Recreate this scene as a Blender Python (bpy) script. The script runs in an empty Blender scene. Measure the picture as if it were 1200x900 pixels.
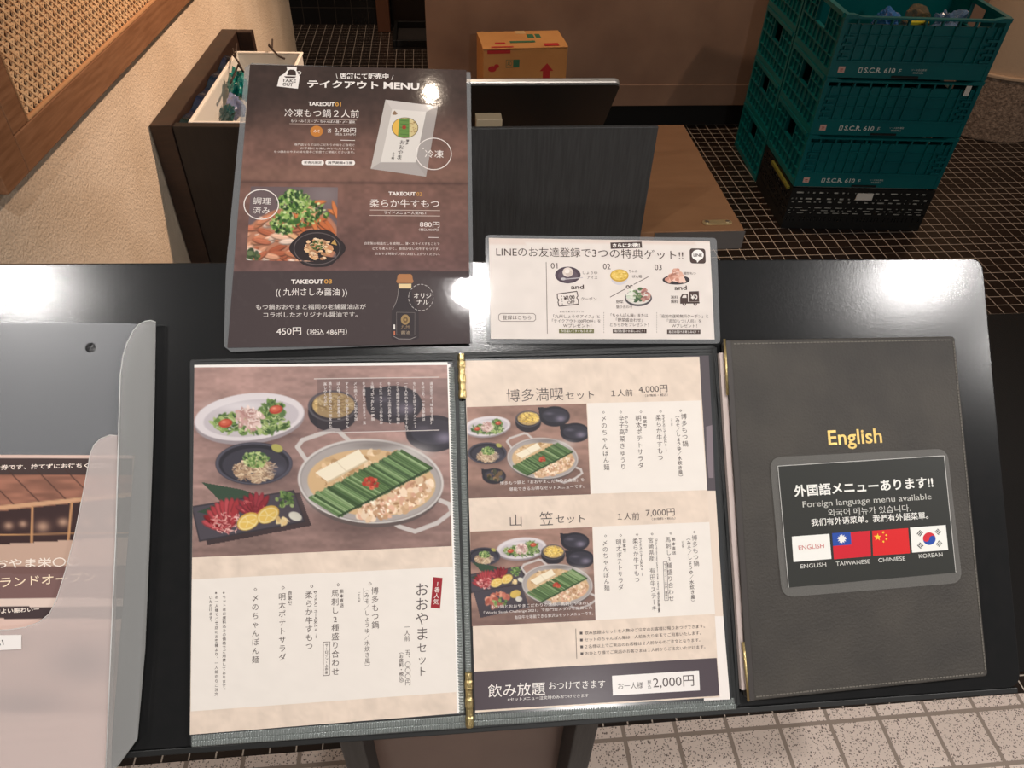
import bpy, math, random
import numpy as np
from mathutils import Matrix, Vector

S = bpy.context.scene
COL = S.collection
random.seed(7)
RNG = np.random.default_rng(11)

# ------------------------------------------------------------------ camera
FOC = 870.0                                   # focal length in pixels of the 1200x900 frame
CM = np.array([[0.99536, -0.03944, 0.08776], [-0.09152, -0.66938, 0.73726], [0.02967, -0.74187, -0.66988]])
CAMP = np.array([0.0, 0.0, 1.45])
cam = bpy.data.cameras.new('camera')
cam.sensor_width = 36.0
cam.lens = FOC / 1200.0 * 36.0
cam.clip_start = 0.02
camo = bpy.data.objects.new('camera', cam)
COL.objects.link(camo)
mw = Matrix.Identity(4)
for i in range(3):
    mw[i][0], mw[i][1], mw[i][2], mw[i][3] = CM[i, 0], -CM[i, 1], -CM[i, 2], CAMP[i]
camo.matrix_world = mw
S.camera = camo
S.view_settings.view_transform = 'Standard'
S.view_settings.look = 'None'
S.view_settings.exposure = 0.0
S.view_settings.gamma = 1.0
S.view_settings.use_curve_mapping = False
S.cycles.use_denoising = True
S.cycles.max_bounces = 6
S.cycles.transparent_max_bounces = 16

# ------------------------------------------------------------------ world and lamps
W = bpy.data.worlds.new('World')
S.world = W
W.use_nodes = True
W.node_tree.nodes['Background'].inputs[0].default_value = (1.0, 0.90, 0.80, 1)
W.node_tree.nodes['Background'].inputs[1].default_value = 0.13

def spot(name, loc, tgt, watts, color=(1, 0.87, 0.72), size=110, blend=0.6, radius=0.035):
    l = bpy.data.lights.new(name, 'SPOT')
    l.energy, l.color, l.spot_size, l.spot_blend, l.shadow_soft_size = watts, color, math.radians(size), blend, radius
    o = bpy.data.objects.new(name, l)
    COL.objects.link(o)
    o.location = loc
    o.rotation_euler = (Vector(tgt) - Vector(loc)).to_track_quat('-Z', 'Y').to_euler()
    return o

NEUTRAL = (1, 0.965, 0.935)
spot('downlight_middle', (0.15, -0.29, 2.6), (0.05, 0.25, 0.9), 64, NEUTRAL, size=78)
spot('downlight_left', (-1.17, -0.23, 2.6), (-0.45, 0.35, 0.8), 44, NEUTRAL, size=80)
spot('downlight_right', (1.69, -0.25, 2.6), (0.8, 0.30, 0.6), 54, NEUTRAL, size=80)
spot('downlight_rear', (0.81, -2.78, 2.6), (0.4, -0.2, 0.0), 80, NEUTRAL, size=90)
spot('pale_floor_fill', (2.4, -0.5, 2.6), (0.9, 0.25, 0.0), 96, NEUTRAL, size=64, blend=0.9)  # unseen lamp added to brighten the pale floor, its reflection clear of the sheets
spot('downlight_poster', (0.04, 0.98, 2.6), (0.0, 1.1, 0.0), 7, (1, 0.82, 0.64), size=85, radius=0.012)
spot('downlight_wall', (0.95, 2.5, 2.5), (-0.72, 2.40, 0.85), 285, (1, 0.69, 0.48), size=64, blend=1.0)
spot('downlight_carton', (0.42, 2.85, 2.6), (0.38, 3.05, 0.4), 60, (1, 0.76, 0.52), size=70)
spot('downlight_column', (2.15, 2.45, 2.6), (1.7, 2.9, 0.2), 62, (1, 0.72, 0.52), size=100)
spot('far_floor_fill', (-0.35, 4.3, 2.6), (-0.35, 4.3, 0.0), 60, (1, 0.72, 0.52), size=90)  # extra unseen lamp put in to lift the grout of the distant floor

# ------------------------------------------------------------------ measuring helpers
def ray(x, y): return CM @ np.array([(x - 600) / FOC, (y - 450) / FOC, 1.0])
def pz(x, y, z): v = ray(x, y); return CAMP + v * (z - CAMP[2]) / v[2]
def py(x, y, Y): v = ray(x, y); return CAMP + v * Y / v[1]
def pxx(x, y, X): v = ray(x, y); return CAMP + v * X / v[0]
BN = np.array([0.0202, -0.6643, 0.7472]); BN /= np.linalg.norm(BN)      # the sloping desk of the menu stand
BX = np.array([0.9997, 0.0027, -0.0246]); BX -= BN * (BX @ BN); BX /= np.linalg.norm(BX)
BY = np.cross(BN, BX)
BO = CAMP + np.array([-0.2061, 0.4840, -0.4070]) + BX * 0.2095 - BY * 0.1485 - BN * 0.004
BM = Matrix(((BX[0], BY[0], BN[0], BO[0]), (BX[1], BY[1], BN[1], BO[1]), (BX[2], BY[2], BN[2], BO[2]), (0, 0, 0, 1)))
def loc(x, y, w=0.0):
    v = ray(x, y); t = ((BO + BN * w - CAMP) @ BN) / (v @ BN)
    d = CAMP + v * t - BO
    return np.array([d @ BX, d @ BY])

# ------------------------------------------------------------------ materials
def s2l(c): c = np.asarray(c, float) / 255.0; return np.where(c <= 0.04045, c / 12.92, ((c + 0.055) / 1.055) ** 2.4)
def rgb(*c): v = s2l(c); return (float(v[0]), float(v[1]), float(v[2]), 1.0)
def base_mat(name):
    m = bpy.data.materials.new(name); m.use_nodes = True
    return m, m.node_tree, m.node_tree.nodes['Principled BSDF']
def mat(name, col, rough=0.5, metal=0.0, col2=None, nscale=20.0, bump=0.0, bscale=200.0, coat=0.0, coat_rough=0.1,
        spec=0.5, alpha=1.0, stretch=(1, 1, 1), detail=4.0, lo=0.35, hi=0.65, bdist=0.002):
    m, nt, b = base_mat(name)
    b.inputs['Base Color'].default_value = col
    b.inputs['Roughness'].default_value = rough
    b.inputs['Metallic'].default_value = metal
    b.inputs['Coat Weight'].default_value = coat
    b.inputs['Coat Roughness'].default_value = coat_rough
    b.inputs['Specular IOR Level'].default_value = spec
    b.inputs['Alpha'].default_value = alpha
    tc = nt.nodes.new('ShaderNodeTexCoord')
    mp = nt.nodes.new('ShaderNodeMapping'); mp.inputs['Scale'].default_value = stretch
    nt.links.new(tc.outputs['Object'], mp.inputs['Vector'])
    if col2 is not None:
        n = nt.nodes.new('ShaderNodeTexNoise'); n.inputs['Scale'].default_value = nscale; n.inputs['Detail'].default_value = detail
        r = nt.nodes.new('ShaderNodeValToRGB')
        r.color_ramp.elements[0].position, r.color_ramp.elements[1].position = lo, hi
        r.color_ramp.elements[0].color, r.color_ramp.elements[1].color = col, col2
        nt.links.new(mp.outputs[0], n.inputs['Vector']); nt.links.new(n.outputs['Fac'], r.inputs['Fac'])
        nt.links.new(r.outputs['Color'], b.inputs['Base Color'])
    if bump:
        n = nt.nodes.new('ShaderNodeTexNoise'); n.inputs['Scale'].default_value = bscale; n.inputs['Detail'].default_value = 3.0
        k = nt.nodes.new('ShaderNodeBump'); k.inputs['Strength'].default_value = bump; k.inputs['Distance'].default_value = bdist
        nt.links.new(mp.outputs[0], n.inputs['Vector']); nt.links.new(n.outputs['Fac'], k.inputs['Height'])
        nt.links.new(k.outputs['Normal'], b.inputs['Normal']); nt.links.new(k.outputs['Normal'], b.inputs['Coat Normal'])
    return m

def print_mat(name, rough=0.5, coat=0.8, coat_rough=0.10, bump=0.05, bscale=220.0, grain=0.0):
    m, nt, b = base_mat(name)
    a = nt.nodes.new('ShaderNodeAttribute'); a.attribute_name = 'Col'
    nt.links.new(a.outputs['Color'], b.inputs['Base Color'])
    b.inputs['Roughness'].default_value = rough
    b.inputs['Specular IOR Level'].default_value = 0.25
    b.inputs['Coat Weight'].default_value = coat
    b.inputs['Coat Roughness'].default_value = coat_rough
    tc = nt.nodes.new('ShaderNodeTexCoord')
    n = nt.nodes.new('ShaderNodeTexNoise'); n.inputs['Scale'].default_value = bscale; n.inputs['Detail'].default_value = 2.0
    k = nt.nodes.new('ShaderNodeBump'); k.inputs['Strength'].default_value = bump; k.inputs['Distance'].default_value = 0.001
    nt.links.new(tc.outputs['Object'], n.inputs['Vector']); nt.links.new(n.outputs['Fac'], k.inputs['Height'])
    nt.links.new(k.outputs['Normal'], b.inputs['Coat Normal'])
    return m

def clear_mat(name, col, opac, rough=0.15):
    """thin plastic film: part see-through, part frosted"""
    m, nt, b = base_mat(name)
    b.inputs['Base Color'].default_value = col
    b.inputs['Roughness'].default_value = rough
    t = nt.nodes.new('ShaderNodeBsdfTransparent')
    tc = nt.nodes.new('ShaderNodeTexCoord')
    n = nt.nodes.new('ShaderNodeTexNoise'); n.inputs['Scale'].default_value = 9.0
    nt.links.new(tc.outputs['Object'], n.inputs['Vector'])
    r = nt.nodes.new('ShaderNodeMapRange'); r.inputs['To Min'].default_value = opac * 0.9; r.inputs['To Max'].default_value = min(1, opac * 1.1)
    nt.links.new(n.outputs['Fac'], r.inputs['Value'])
    x = nt.nodes.new('ShaderNodeMixShader')
    nt.links.new(r.outputs['Result'], x.inputs['Fac'])
    nt.links.new(t.outputs[0], x.inputs[1]); nt.links.new(b.outputs[0], x.inputs[2])
    nt.links.new(x.outputs[0], nt.nodes['Material Output'].inputs['Surface'])
    return m

def tile_mat(name, tile, tile2, grout, pitch, mortar, rough, speck=None, phase=(0, 0), axes='XY', spscale=420.0):
    m, nt, b = base_mat(name)
    tc = nt.nodes.new('ShaderNodeTexCoord')
    mp = nt.nodes.new('ShaderNodeMapping'); mp.inputs['Location'].default_value = (-phase[0], -phase[1], 0)
    nt.links.new(tc.outputs['Object'], mp.inputs['Vector'])
    vec = mp.outputs[0]
    if axes == 'XZ':
        sp = nt.nodes.new('ShaderNodeSeparateXYZ'); cb = nt.nodes.new('ShaderNodeCombineXYZ')
        nt.links.new(vec, sp.inputs[0]); nt.links.new(sp.outputs['X'], cb.inputs['X']); nt.links.new(sp.outputs['Z'], cb.inputs['Y'])
        vec = cb.outputs[0]
    br = nt.nodes.new('ShaderNodeTexBrick')
    br.offset, br.squash = 0.0, 1.0
    for k, v in (('Scale', 1.0), ('Brick Width', pitch), ('Row Height', pitch), ('Mortar Size', mortar), ('Mortar Smooth', 0.1)):
        br.inputs[k].default_value = v
    br.inputs['Color1'].default_value, br.inputs['Color2'].default_value, br.inputs['Mortar'].default_value = tile, tile2, grout
    nt.links.new(vec, br.inputs['Vector'])
    out = br.outputs['Color']
    if speck is not None:
        n = nt.nodes.new('ShaderNodeTexVoronoi'); n.inputs['Scale'].default_value = spscale
        sx = nt.nodes.new('ShaderNodeSeparateColor'); nt.links.new(n.outputs['Color'], sx.inputs[0])
        g1 = nt.nodes.new('ShaderNodeMath'); g1.operation = 'MULTIPLY'; g1.inputs[1].default_value = 0.52; nt.links.new(sx.outputs[0], g1.inputs[0])
        r = nt.nodes.new('ShaderNodeMath'); r.operation = 'LESS_THAN'; nt.links.new(n.outputs['Distance'], r.inputs[0]); nt.links.new(g1.outputs[0], r.inputs[1])
        x = nt.nodes.new('ShaderNodeMix'); x.data_type = 'RGBA'
        nt.links.new(tc.outputs['Object'], n.inputs['Vector'])
        ml = nt.nodes.new('ShaderNodeMath'); ml.operation = 'MULTIPLY'
        iv = nt.nodes.new('ShaderNodeMath'); iv.operation = 'SUBTRACT'; iv.inputs[0].default_value = 1.0
        nt.links.new(br.outputs['Fac'], iv.inputs[1]); nt.links.new(iv.outputs[0], ml.inputs[0]); nt.links.new(r.outputs[0], ml.inputs[1])
        nt.links.new(ml.outputs[0], x.inputs['Factor']); nt.links.new(out, x.inputs[6]); x.inputs[7].default_value = speck
        out = x.outputs[2]
    nt.links.new(out, b.inputs['Base Color'])
    b.inputs['Roughness'].default_value = rough
    k = nt.nodes.new('ShaderNodeBump'); k.inputs['Strength'].default_value = 0.4; k.inputs['Distance'].default_value = 0.002; k.invert = True
    nt.links.new(br.outputs['Fac'], k.inputs['Height']); nt.links.new(k.outputs['Normal'], b.inputs['Normal'])
    return m

# ------------------------------------------------------------------ mesh helpers
class MB:
    def __init__(s): s.v, s.f = [], []
    def add(s, vs, fs):
        o = len(s.v); s.v += [tuple(map(float, p)) for p in vs]; s.f += [tuple(i + o for i in q) for q in fs]; return s
    def box(s, x0, x1, y0, y1, z0, z1):
        return s.add([(x0, y0, z0), (x1, y0, z0), (x1, y1, z0), (x0, y1, z0), (x0, y0, z1), (x1, y0, z1), (x1, y1, z1), (x0, y1, z1)],
                     [(0, 3, 2, 1), (4, 5, 6, 7), (0, 1, 5, 4), (1, 2, 6, 5), (2, 3, 7, 6), (3, 0, 4, 7)])
    def prism(s, poly, z0, z1):
        n = len(poly)
        a = sum(poly[i][0] * poly[(i + 1) % n][1] - poly[(i + 1) % n][0] * poly[i][1] for i in range(n))
        if a < 0: poly = poly[::-1]
        return s.add([(p[0], p[1], z0) for p in poly] + [(p[0], p[1], z1) for p in poly],
                     [tuple(range(n))[::-1], tuple(range(n, 2 * n))] + [(i, (i + 1) % n, n + (i + 1) % n, n + i) for i in range(n)])
    def prism_x(s, poly, x0, x1):          # polygon in (y, z), pulled along x
        n = len(poly)
        return s.add([(x0, p[0], p[1]) for p in poly] + [(x1, p[0], p[1]) for p in poly],
                     [tuple(range(n))[::-1], tuple(range(n, 2 * n))] + [(i, (i + 1) % n, n + (i + 1) % n, n + i) for i in range(n)])
    def tube(s, pts, r, n=8, closed=False):
        pts = [Vector(p) for p in pts]; rings = []
        for i, p in enumerate(pts):
            d = (pts[min(i + 1, len(pts) - 1)] - pts[max(i - 1, 0)]).normalized()
            a = d.orthogonal().normalized()
            if rings:
                a = (last - d * last.dot(d)).normalized()
            last = a; b = d.cross(a); rr = r[i] if isinstance(r, (list, tuple)) else r
            rings.append([p + (a * math.cos(2 * math.pi * k / n) + b * math.sin(2 * math.pi * k / n)) * rr for k in range(n)])
        vs = [q for g in rings for q in g]
        fs = [(i * n + k, i * n + (k + 1) % n, (i + 1) * n + (k + 1) % n, (i + 1) * n + k) for i in range(len(pts) - 1) for k in range(n)]
        fs += [tuple(range(n))[::-1], tuple(range((len(pts) - 1) * n, len(pts) * n))]
        return s.add(vs, fs)
    def build(s, name, m, parent=None, matrix=None, bevel=0.0, smooth=False, seg=2):
        me = bpy.data.meshes.new(name); me.from_pydata(s.v, [], s.f); me.update()
        return link(name, me, m, parent, matrix, bevel, smooth, seg)

def link(name, me, m, parent=None, matrix=None, bevel=0.0, smooth=False, seg=2):
    o = bpy.data.objects.new(name, me); COL.objects.link(o)
    if m: me.materials.append(m)
    if parent is not None: o.parent = parent
    if matrix is not None: o.matrix_world = matrix
    if bevel:
        b = o.modifiers.new('bevel', 'BEVEL'); b.width = bevel; b.segments = seg; b.limit_method = 'ANGLE'; b.angle_limit = math.radians(40)
    if smooth:
        for p in me.polygons: p.use_smooth = True
    return o
def thing(name, label, cat, matrix=None, group=None):
    o = bpy.data.objects.new(name, None); COL.objects.link(o); o.empty_display_size = 0.05
    if matrix is not None: o.matrix_world = matrix
    return tag(o, label, cat, group)
def tag(o, label, cat, group=None):
    o['label'], o['category'] = label, cat
    if group: o['group'] = group
    return o
def struct(o, label=None):
    o['kind'] = 'structure'
    if label: o['label'] = label
    return o
def rrect(x0, x1, y0, y1, r, n=6):
    out = []
    for cx, cy, a in ((x1 - r, y1 - r, 0), (x0 + r, y1 - r, 90), (x0 + r, y0 + r, 180), (x1 - r, y0 + r, 270)):
        for k in range(n + 1):
            t = math.radians(a + 90 * k / n); out.append((cx + r * math.cos(t), cy + r * math.sin(t)))
    return out
def rquad(q, r, n=6):
    """polygon q (any 2-D points) with rounded corners of radius r"""
    q = [np.array(p, float) for p in q]; out = []
    for i, p in enumerate(q):
        a, b = q[i - 1] - p, q[(i + 1) % len(q)] - p
        a, b = a / np.linalg.norm(a), b / np.linalg.norm(b)
        p0, p1 = p + a * r, p + b * r
        for k in range(n + 1):
            t = k / n; out.append(tuple((1 - t) ** 2 * p0 + 2 * t * (1 - t) * p + t * t * p1))
    return out

# ------------------------------------------------------------------ printed matter
_tc = bpy.data.curves.new('type_setter', 'FONT'); _to = bpy.data.objects.new('type_setter', _tc); COL.objects.link(_to)
_tc.resolution_u = 3
_cache = {}
def glyphs(s, bold=0.0):
    k = (s, bold)
    if k not in _cache:
        _tc.body = s; _tc.offset = bold
        dg = bpy.context.evaluated_depsgraph_get(); dg.update()
        ev = _to.evaluated_get(dg); me = ev.to_mesh()
        v = np.array([(p.co.x, p.co.y) for p in me.vertices]) if len(me.vertices) else np.zeros((0, 2))
        f = [tuple(p.vertices) for p in me.polygons]
        ev.to_mesh_clear(); _cache[k] = (v, f)
    return _cache[k]
GAIN = 0.94
def ink(c): return np.clip(s2l(c) * GAIN, 0.002, 0.95)

class Sheet:
    """flat printed matter collected into one mesh; positions are measured on the photo and laid on the sheet's own plane"""
    def __init__(s, m, lift=5e-5, place=None): s.m, s.lift, s.place = m, lift, place; s.V, s.C, s.F, s.n = [], [], [], 0
    def raw(s, pts, faces, col, layer):
        pts = np.asarray(pts, float)
        if not len(pts): return
        p = np.c_[pts, np.full(len(pts), layer * s.lift)]
        s.V.append(p); c = np.asarray(col, float)
        s.C.append(np.tile(c, (len(p), 1)) if c.ndim == 1 else c)
        s.F += [tuple(i + s.n for i in f) for f in faces]; s.n += len(p)
    def P(s, pts): return np.array([s.m(x, y) for x, y in pts])
    def poly(s, pts, col, layer=1):
        s.local(s.P(pts), ink(col), layer)
    def local(s, p, lin, layer):
        p = np.asarray(p); a = np.sum(p[:, 0] * np.roll(p[:, 1], -1) - np.roll(p[:, 0], -1) * p[:, 1])
        if a < 0: p = p[::-1]
        s.raw(p, [tuple(range(len(p)))], lin, layer)
    def rect(s, x0, y0, x1, y1, col, layer=1): s.poly([(x0, y0), (x1, y0), (x1, y1), (x0, y1)], col, layer)
    def ell(s, cx, cy, rx, ry, col, layer=1, n=28, a0=0, a1=360):
        pts = [(cx + rx * math.cos(math.radians(a0 + (a1 - a0) * k / n)), cy + ry * math.sin(math.radians(a0 + (a1 - a0) * k / n))) for k in range(n + (a1 - a0 < 360))]
        s.poly(pts, col, layer)
    def line(s, pts, w, col, layer=2, closed=False):
        pts = list(pts) + ([pts[0]] if closed else [])
        for (x0, y0), (x1, y1) in zip(pts[:-1], pts[1:]):
            d = math.hypot(x1 - x0, y1 - y0) or 1; nx, ny = -(y1 - y0) / d * w / 2, (x1 - x0) / d * w / 2
            s.poly([(x0 + nx, y0 + ny), (x1 + nx, y1 + ny), (x1 - nx, y1 - ny), (x0 - nx, y0 - ny)], col, layer)
    def ring(s, cx, cy, rx, ry, w, col, layer=2, n=32, a0=0, a1=360):
        s.line([(cx + rx * math.cos(math.radians(a0 + (a1 - a0) * k / n)), cy + ry * math.sin(math.radians(a0 + (a1 - a0) * k / n))) for k in range(n + 1)], w, col, layer)
    def text(s, t, x0, y0, x1, y1, h, col, layer=4, bold=0.0):
        v, f = glyphs(t, bold)
        if not len(v): return
        lo, hi = v.min(0), v.max(0)
        q = (v - lo) / (hi - lo)
        a, b = s.m(x0, y0), s.m(x1, y1)
        ex = b - a; up = s.m(x0, y0 - h) - a; up = np.array([-ex[1], ex[0]]) / np.linalg.norm(ex) * np.linalg.norm(up)
        s.raw(a + q[:, :1] * ex + q[:, 1:] * up, f, ink(col), layer)
    def vtext(s, t, x0, y0, x1, y1, size, col, layer=4, bold=0.0):
        a, b = s.m(x0, y0), s.m(x1, y1); n = len(t); bold = bold or (0.012 if size < 5.2 else 0.0)
        dn = (b - a) / np.linalg.norm(b - a); rt = np.array([-dn[1], dn[0]])
        em = np.linalg.norm(s.m(x0, y0 + size) - a)
        step = (b - a) / n
        for i, ch in enumerate(t):
            if ch in ' 　': continue
            v, f = glyphs(ch, bold)
            if not len(v): continue
            q = v - np.array([0.5 if ord(ch) > 0x2000 else (v[:, 0].min() + v[:, 0].max()) / 2, 0.38])
            if ch in 'ー（）「」…・—': q = np.c_[q[:, 1], -q[:, 0]]
            if ch in '、。': q = q + np.array([0.55, 0.55])
            c = a + step * (i + 0.5)
            s.raw(c + q[:, :1] * rt * em * 1.08 - q[:, 1:] * dn * em * 1.08, f, ink(col), layer)
    def image(s, quad, nx, ny, fn, layer=1):
        """a printed photograph: a grid of dots whose colours come from fn(X, Y) in photo coordinates"""
        q = np.array(quad, float); u, v = np.meshgrid(np.linspace(0, 1, nx), np.linspace(0, 1, ny))
        u, v = u[..., None], v[..., None]
        p = (1 - v) * ((1 - u) * q[0] + u * q[1]) + v * ((1 - u) * q[3] + u * q[2])
        rgbv = fn(p[..., 0], p[..., 1])
        pts = np.array([s.m(x, y) for x, y in p.reshape(-1, 2)])
        fs = [(j * nx + i, (j + 1) * nx + i, (j + 1) * nx + i + 1, j * nx + i + 1) for j in range(ny - 1) for i in range(nx - 1)]
        s.raw(pts, fs, ink(rgbv.reshape(-1, 3)), layer)
    def build(s, name, m, parent, z0=0.0):
        V = np.concatenate(s.V); C = np.concatenate(s.C)
        V[:, 2] += z0
        if s.place is not None: V = s.place(V)
        me = bpy.data.meshes.new(name); me.from_pydata(V.tolist(), [], s.F); me.update()
        at = me.color_attributes.new('Col', 'FLOAT_COLOR', 'POINT')
        at.data.foreach_set('color', np.c_[C, np.ones(len(C))].astype(np.float32).ravel())
        return link(name, me, m, parent)

# painting of printed photographs (arrays X, Y are photo coordinates)
def vnoise(X, Y, sx, sy, seed=0):
    r = np.random.default_rng(seed); g = r.random((128, 128))
    x, y = X / sx + 200, Y / sy + 200
    xi, yi = np.floor(x).astype(int), np.floor(y).astype(int); fx, fy = x - xi, y - yi
    fx, fy = fx * fx * (3 - 2 * fx), fy * fy * (3 - 2 * fy)
    G = lambda a, b: g[a % 128, b % 128]
    return (G(xi, yi) * (1 - fx) + G(xi + 1, yi) * fx) * (1 - fy) + (G(xi, yi + 1) * (1 - fx) + G(xi + 1, yi + 1) * fx) * fy
class Paint:
    def __init__(s, X, Y, col): s.X, s.Y = X, Y; s.I = np.ones(X.shape + (3,)) * np.array(col, float)
    def mix(s, a, col):
        a = np.clip(a, 0, 1)[..., None]; s.I = s.I * (1 - a) + np.asarray(col, float) * a
    def mul(s, k): s.I = np.clip(s.I * k[..., None], 0, 255)
    def d(s, cx, cy, rx, ry, rot=0):
        c, n = math.cos(math.radians(rot)), math.sin(math.radians(rot)); x, y = s.X - cx, s.Y - cy
        return np.sqrt(((x * c + y * n) / rx) ** 2 + ((-x * n + y * c) / ry) ** 2)
    def near(s, x0, x1, y0, y1): return (s.X > x0) & (s.X < x1) & (s.Y > y0) & (s.Y < y1)
    def mixm(s, m, a, col):
        a = np.clip(a, 0, 1)[:, None]; s.I[m] = s.I[m] * (1 - a) + np.asarray(col, float) * a
    def ell(s, cx, cy, rx, ry, col, rot=0, soft=1.0, op=1.0):
        R = max(rx, ry) + soft + 1; m = s.near(cx - R, cx + R, cy - R, cy + R)
        c, n = math.cos(math.radians(rot)), math.sin(math.radians(rot)); x, y = s.X[m] - cx, s.Y[m] - cy
        d = np.sqrt(((x * c + y * n) / rx) ** 2 + ((-x * n + y * c) / ry) ** 2)
        s.mixm(m, np.clip((1 - d) * min(rx, ry) / soft + 0.5, 0, 1) * op, col)
    def glow(s, cx, cy, rx, ry, col, op=0.5, rot=0): s.mix(np.exp(-s.d(cx, cy, rx, ry, rot) ** 2 * 1.5) * op, col)
    def ring(s, cx, cy, rx, ry, w, col, rot=0, soft=1.0):
        d = np.abs(s.d(cx, cy, rx, ry, rot) - 1) * min(rx, ry); s.mix((w / 2 - d) / soft + 0.5, col)
    def inside(s, poly):
        r = np.zeros(s.X.shape, bool); n = len(poly); j = n - 1
        for i in range(n):
            (xi, yi), (xj, yj) = poly[i], poly[j]
            r ^= ((yi > s.Y) != (yj > s.Y)) & (s.X < (xj - xi) * (s.Y - yi) / ((yj - yi) or 1e-9) + xi); j = i
        return r
    def poly(s, pts, col, op=1.0): s.mix(s.inside(pts) * op, col)
    def line(s, pts, w, col, soft=1.0, op=1.0):
        for (x0, y0), (x1, y1) in zip(pts[:-1], pts[1:]):
            dx, dy = x1 - x0, y1 - y0; L = dx * dx + dy * dy or 1
            g = w + soft + 1; m = s.near(min(x0, x1) - g, max(x0, x1) + g, min(y0, y1) - g, max(y0, y1) + g); X, Y = s.X[m], s.Y[m]
            t = np.clip(((X - x0) * dx + (Y - y0) * dy) / L, 0, 1)
            s.mixm(m, np.clip((w / 2 - np.hypot(X - x0 - t * dx, Y - y0 - t * dy)) / soft + 0.5, 0, 1) * op, col)
    def scatter(s, n, cx, cy, rx, ry, sz, cols, seed=0, asp=(0.4, 0.9), rot=0):
        r = np.random.default_rng(seed); c0, n0 = math.cos(math.radians(rot)), math.sin(math.radians(rot))
        for _ in range(n):
            a, q = r.random() * 6.283, math.sqrt(r.random()); x, y = q * rx * math.cos(a), q * ry * math.sin(a)
            z = sz * (0.6 + 0.8 * r.random()); c = np.array(cols[r.integers(len(cols))], float) + r.normal(0, 9)
            s.ell(cx + x * c0 - y * n0, cy + x * n0 + y * c0, z, z * r.uniform(*asp), np.clip(c, 0, 255), r.random() * 180, 1.0)
    def strands(s, n, cx, cy, rx, ry, ln, w, cols, seed=0):
        r = np.random.default_rng(seed)
        for _ in range(n):
            a, q = r.random() * 6.283, math.sqrt(r.random()); x, y = cx + q * rx * math.cos(a), cy + q * ry * math.sin(a)
            t = r.random() * 3.14; c = np.clip(np.array(cols[r.integers(len(cols))], float) + r.normal(0, 8), 0, 255)
            k = r.uniform(-0.4, 0.4)
            s.line([(x - ln * math.cos(t), y - ln * math.sin(t) * 0.6), (x + ln * k * math.sin(t), y - ln * k * math.cos(t)), (x + ln * math.cos(t), y + ln * math.sin(t) * 0.6)], w, c)
GREENS = [(88, 120, 60), (120, 150, 80), (70, 100, 55), (150, 170, 105), (60, 88, 50)]
TANS = [(205, 180, 150), (185, 155, 125), (220, 200, 170), (165, 135, 110)]
def wood(p, seed=1):
    n = vnoise(p.X, p.Y, 26, 5, seed) * 0.5 + vnoise(p.X, p.Y, 5, 3, seed + 1) * 0.25 + vnoise(p.X, p.Y, 60, 40, seed + 2) * 0.5
    p.mul(0.78 + 0.36 * n)
def plate_salad(p, cx, cy, k, seed=3):
    p.glow(cx + 4 * k, cy + 14 * k, 70 * k, 26 * k, (50, 38, 40), 0.75)
    p.ell(cx, cy + 1.5 * k, 65 * k, 29 * k, (150, 140, 144), -6); p.ell(cx, cy - 1.5 * k, 64.5 * k, 27.5 * k, (214, 206, 208), -6)
    p.ell(cx + 2 * k, cy, 56 * k, 21.5 * k, (190, 181, 186), -6); p.glow(cx - 10 * k, cy - 14 * k, 40 * k, 8 * k, (222, 216, 218), 0.7)
    G = [(96, 122, 66), (126, 152, 84), (70, 96, 52), (158, 174, 112), (56, 82, 46), (108, 138, 72)]
    p.scatter(150, cx + 1 * k, cy + 6 * k, 45 * k, 13 * k, 4.2 * k, G, seed, (0.25, 0.7)); p.scatter(90, cx + 26 * k, cy - 8 * k, 15 * k, 12 * k, 3.6 * k, G, seed + 1, (0.25, 0.7))
    p.strands(60, cx + 2 * k, cy + 6 * k, 44 * k, 12 * k, 3 * k, 0.8 * k, [(176, 190, 130), (50, 70, 42), (190, 196, 150)], seed + 9)
    p.scatter(90, cx, cy + 1 * k, 16 * k, 13 * k, 3.2 * k, [(214, 186, 178), (196, 160, 152), (228, 208, 200), (182, 142, 136)], seed + 2, (0.3, 0.7))
    p.glow(cx, cy - 4 * k, 8 * k, 6 * k, (160, 116, 110), 0.8); p.strands(24, cx, cy - 2 * k, 13 * k, 10 * k, 3.4 * k, 0.7 * k, [(236, 220, 212), (170, 126, 120)], seed + 4)
    for tx, ty in ((-28, 6), (31, -10)):
        p.ell(cx + tx * k, cy + ty * k, 8 * k, 5 * k, (172, 62, 46), -10); p.ell(cx + (tx - 0.6) * k, cy + (ty - 0.8) * k, 6 * k, 3.4 * k, (196, 92, 68), -10); p.glow(cx + (tx - 2) * k, cy + (ty - 1.5) * k, 3 * k, 1.6 * k, (228, 160, 136), 0.8)
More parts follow.
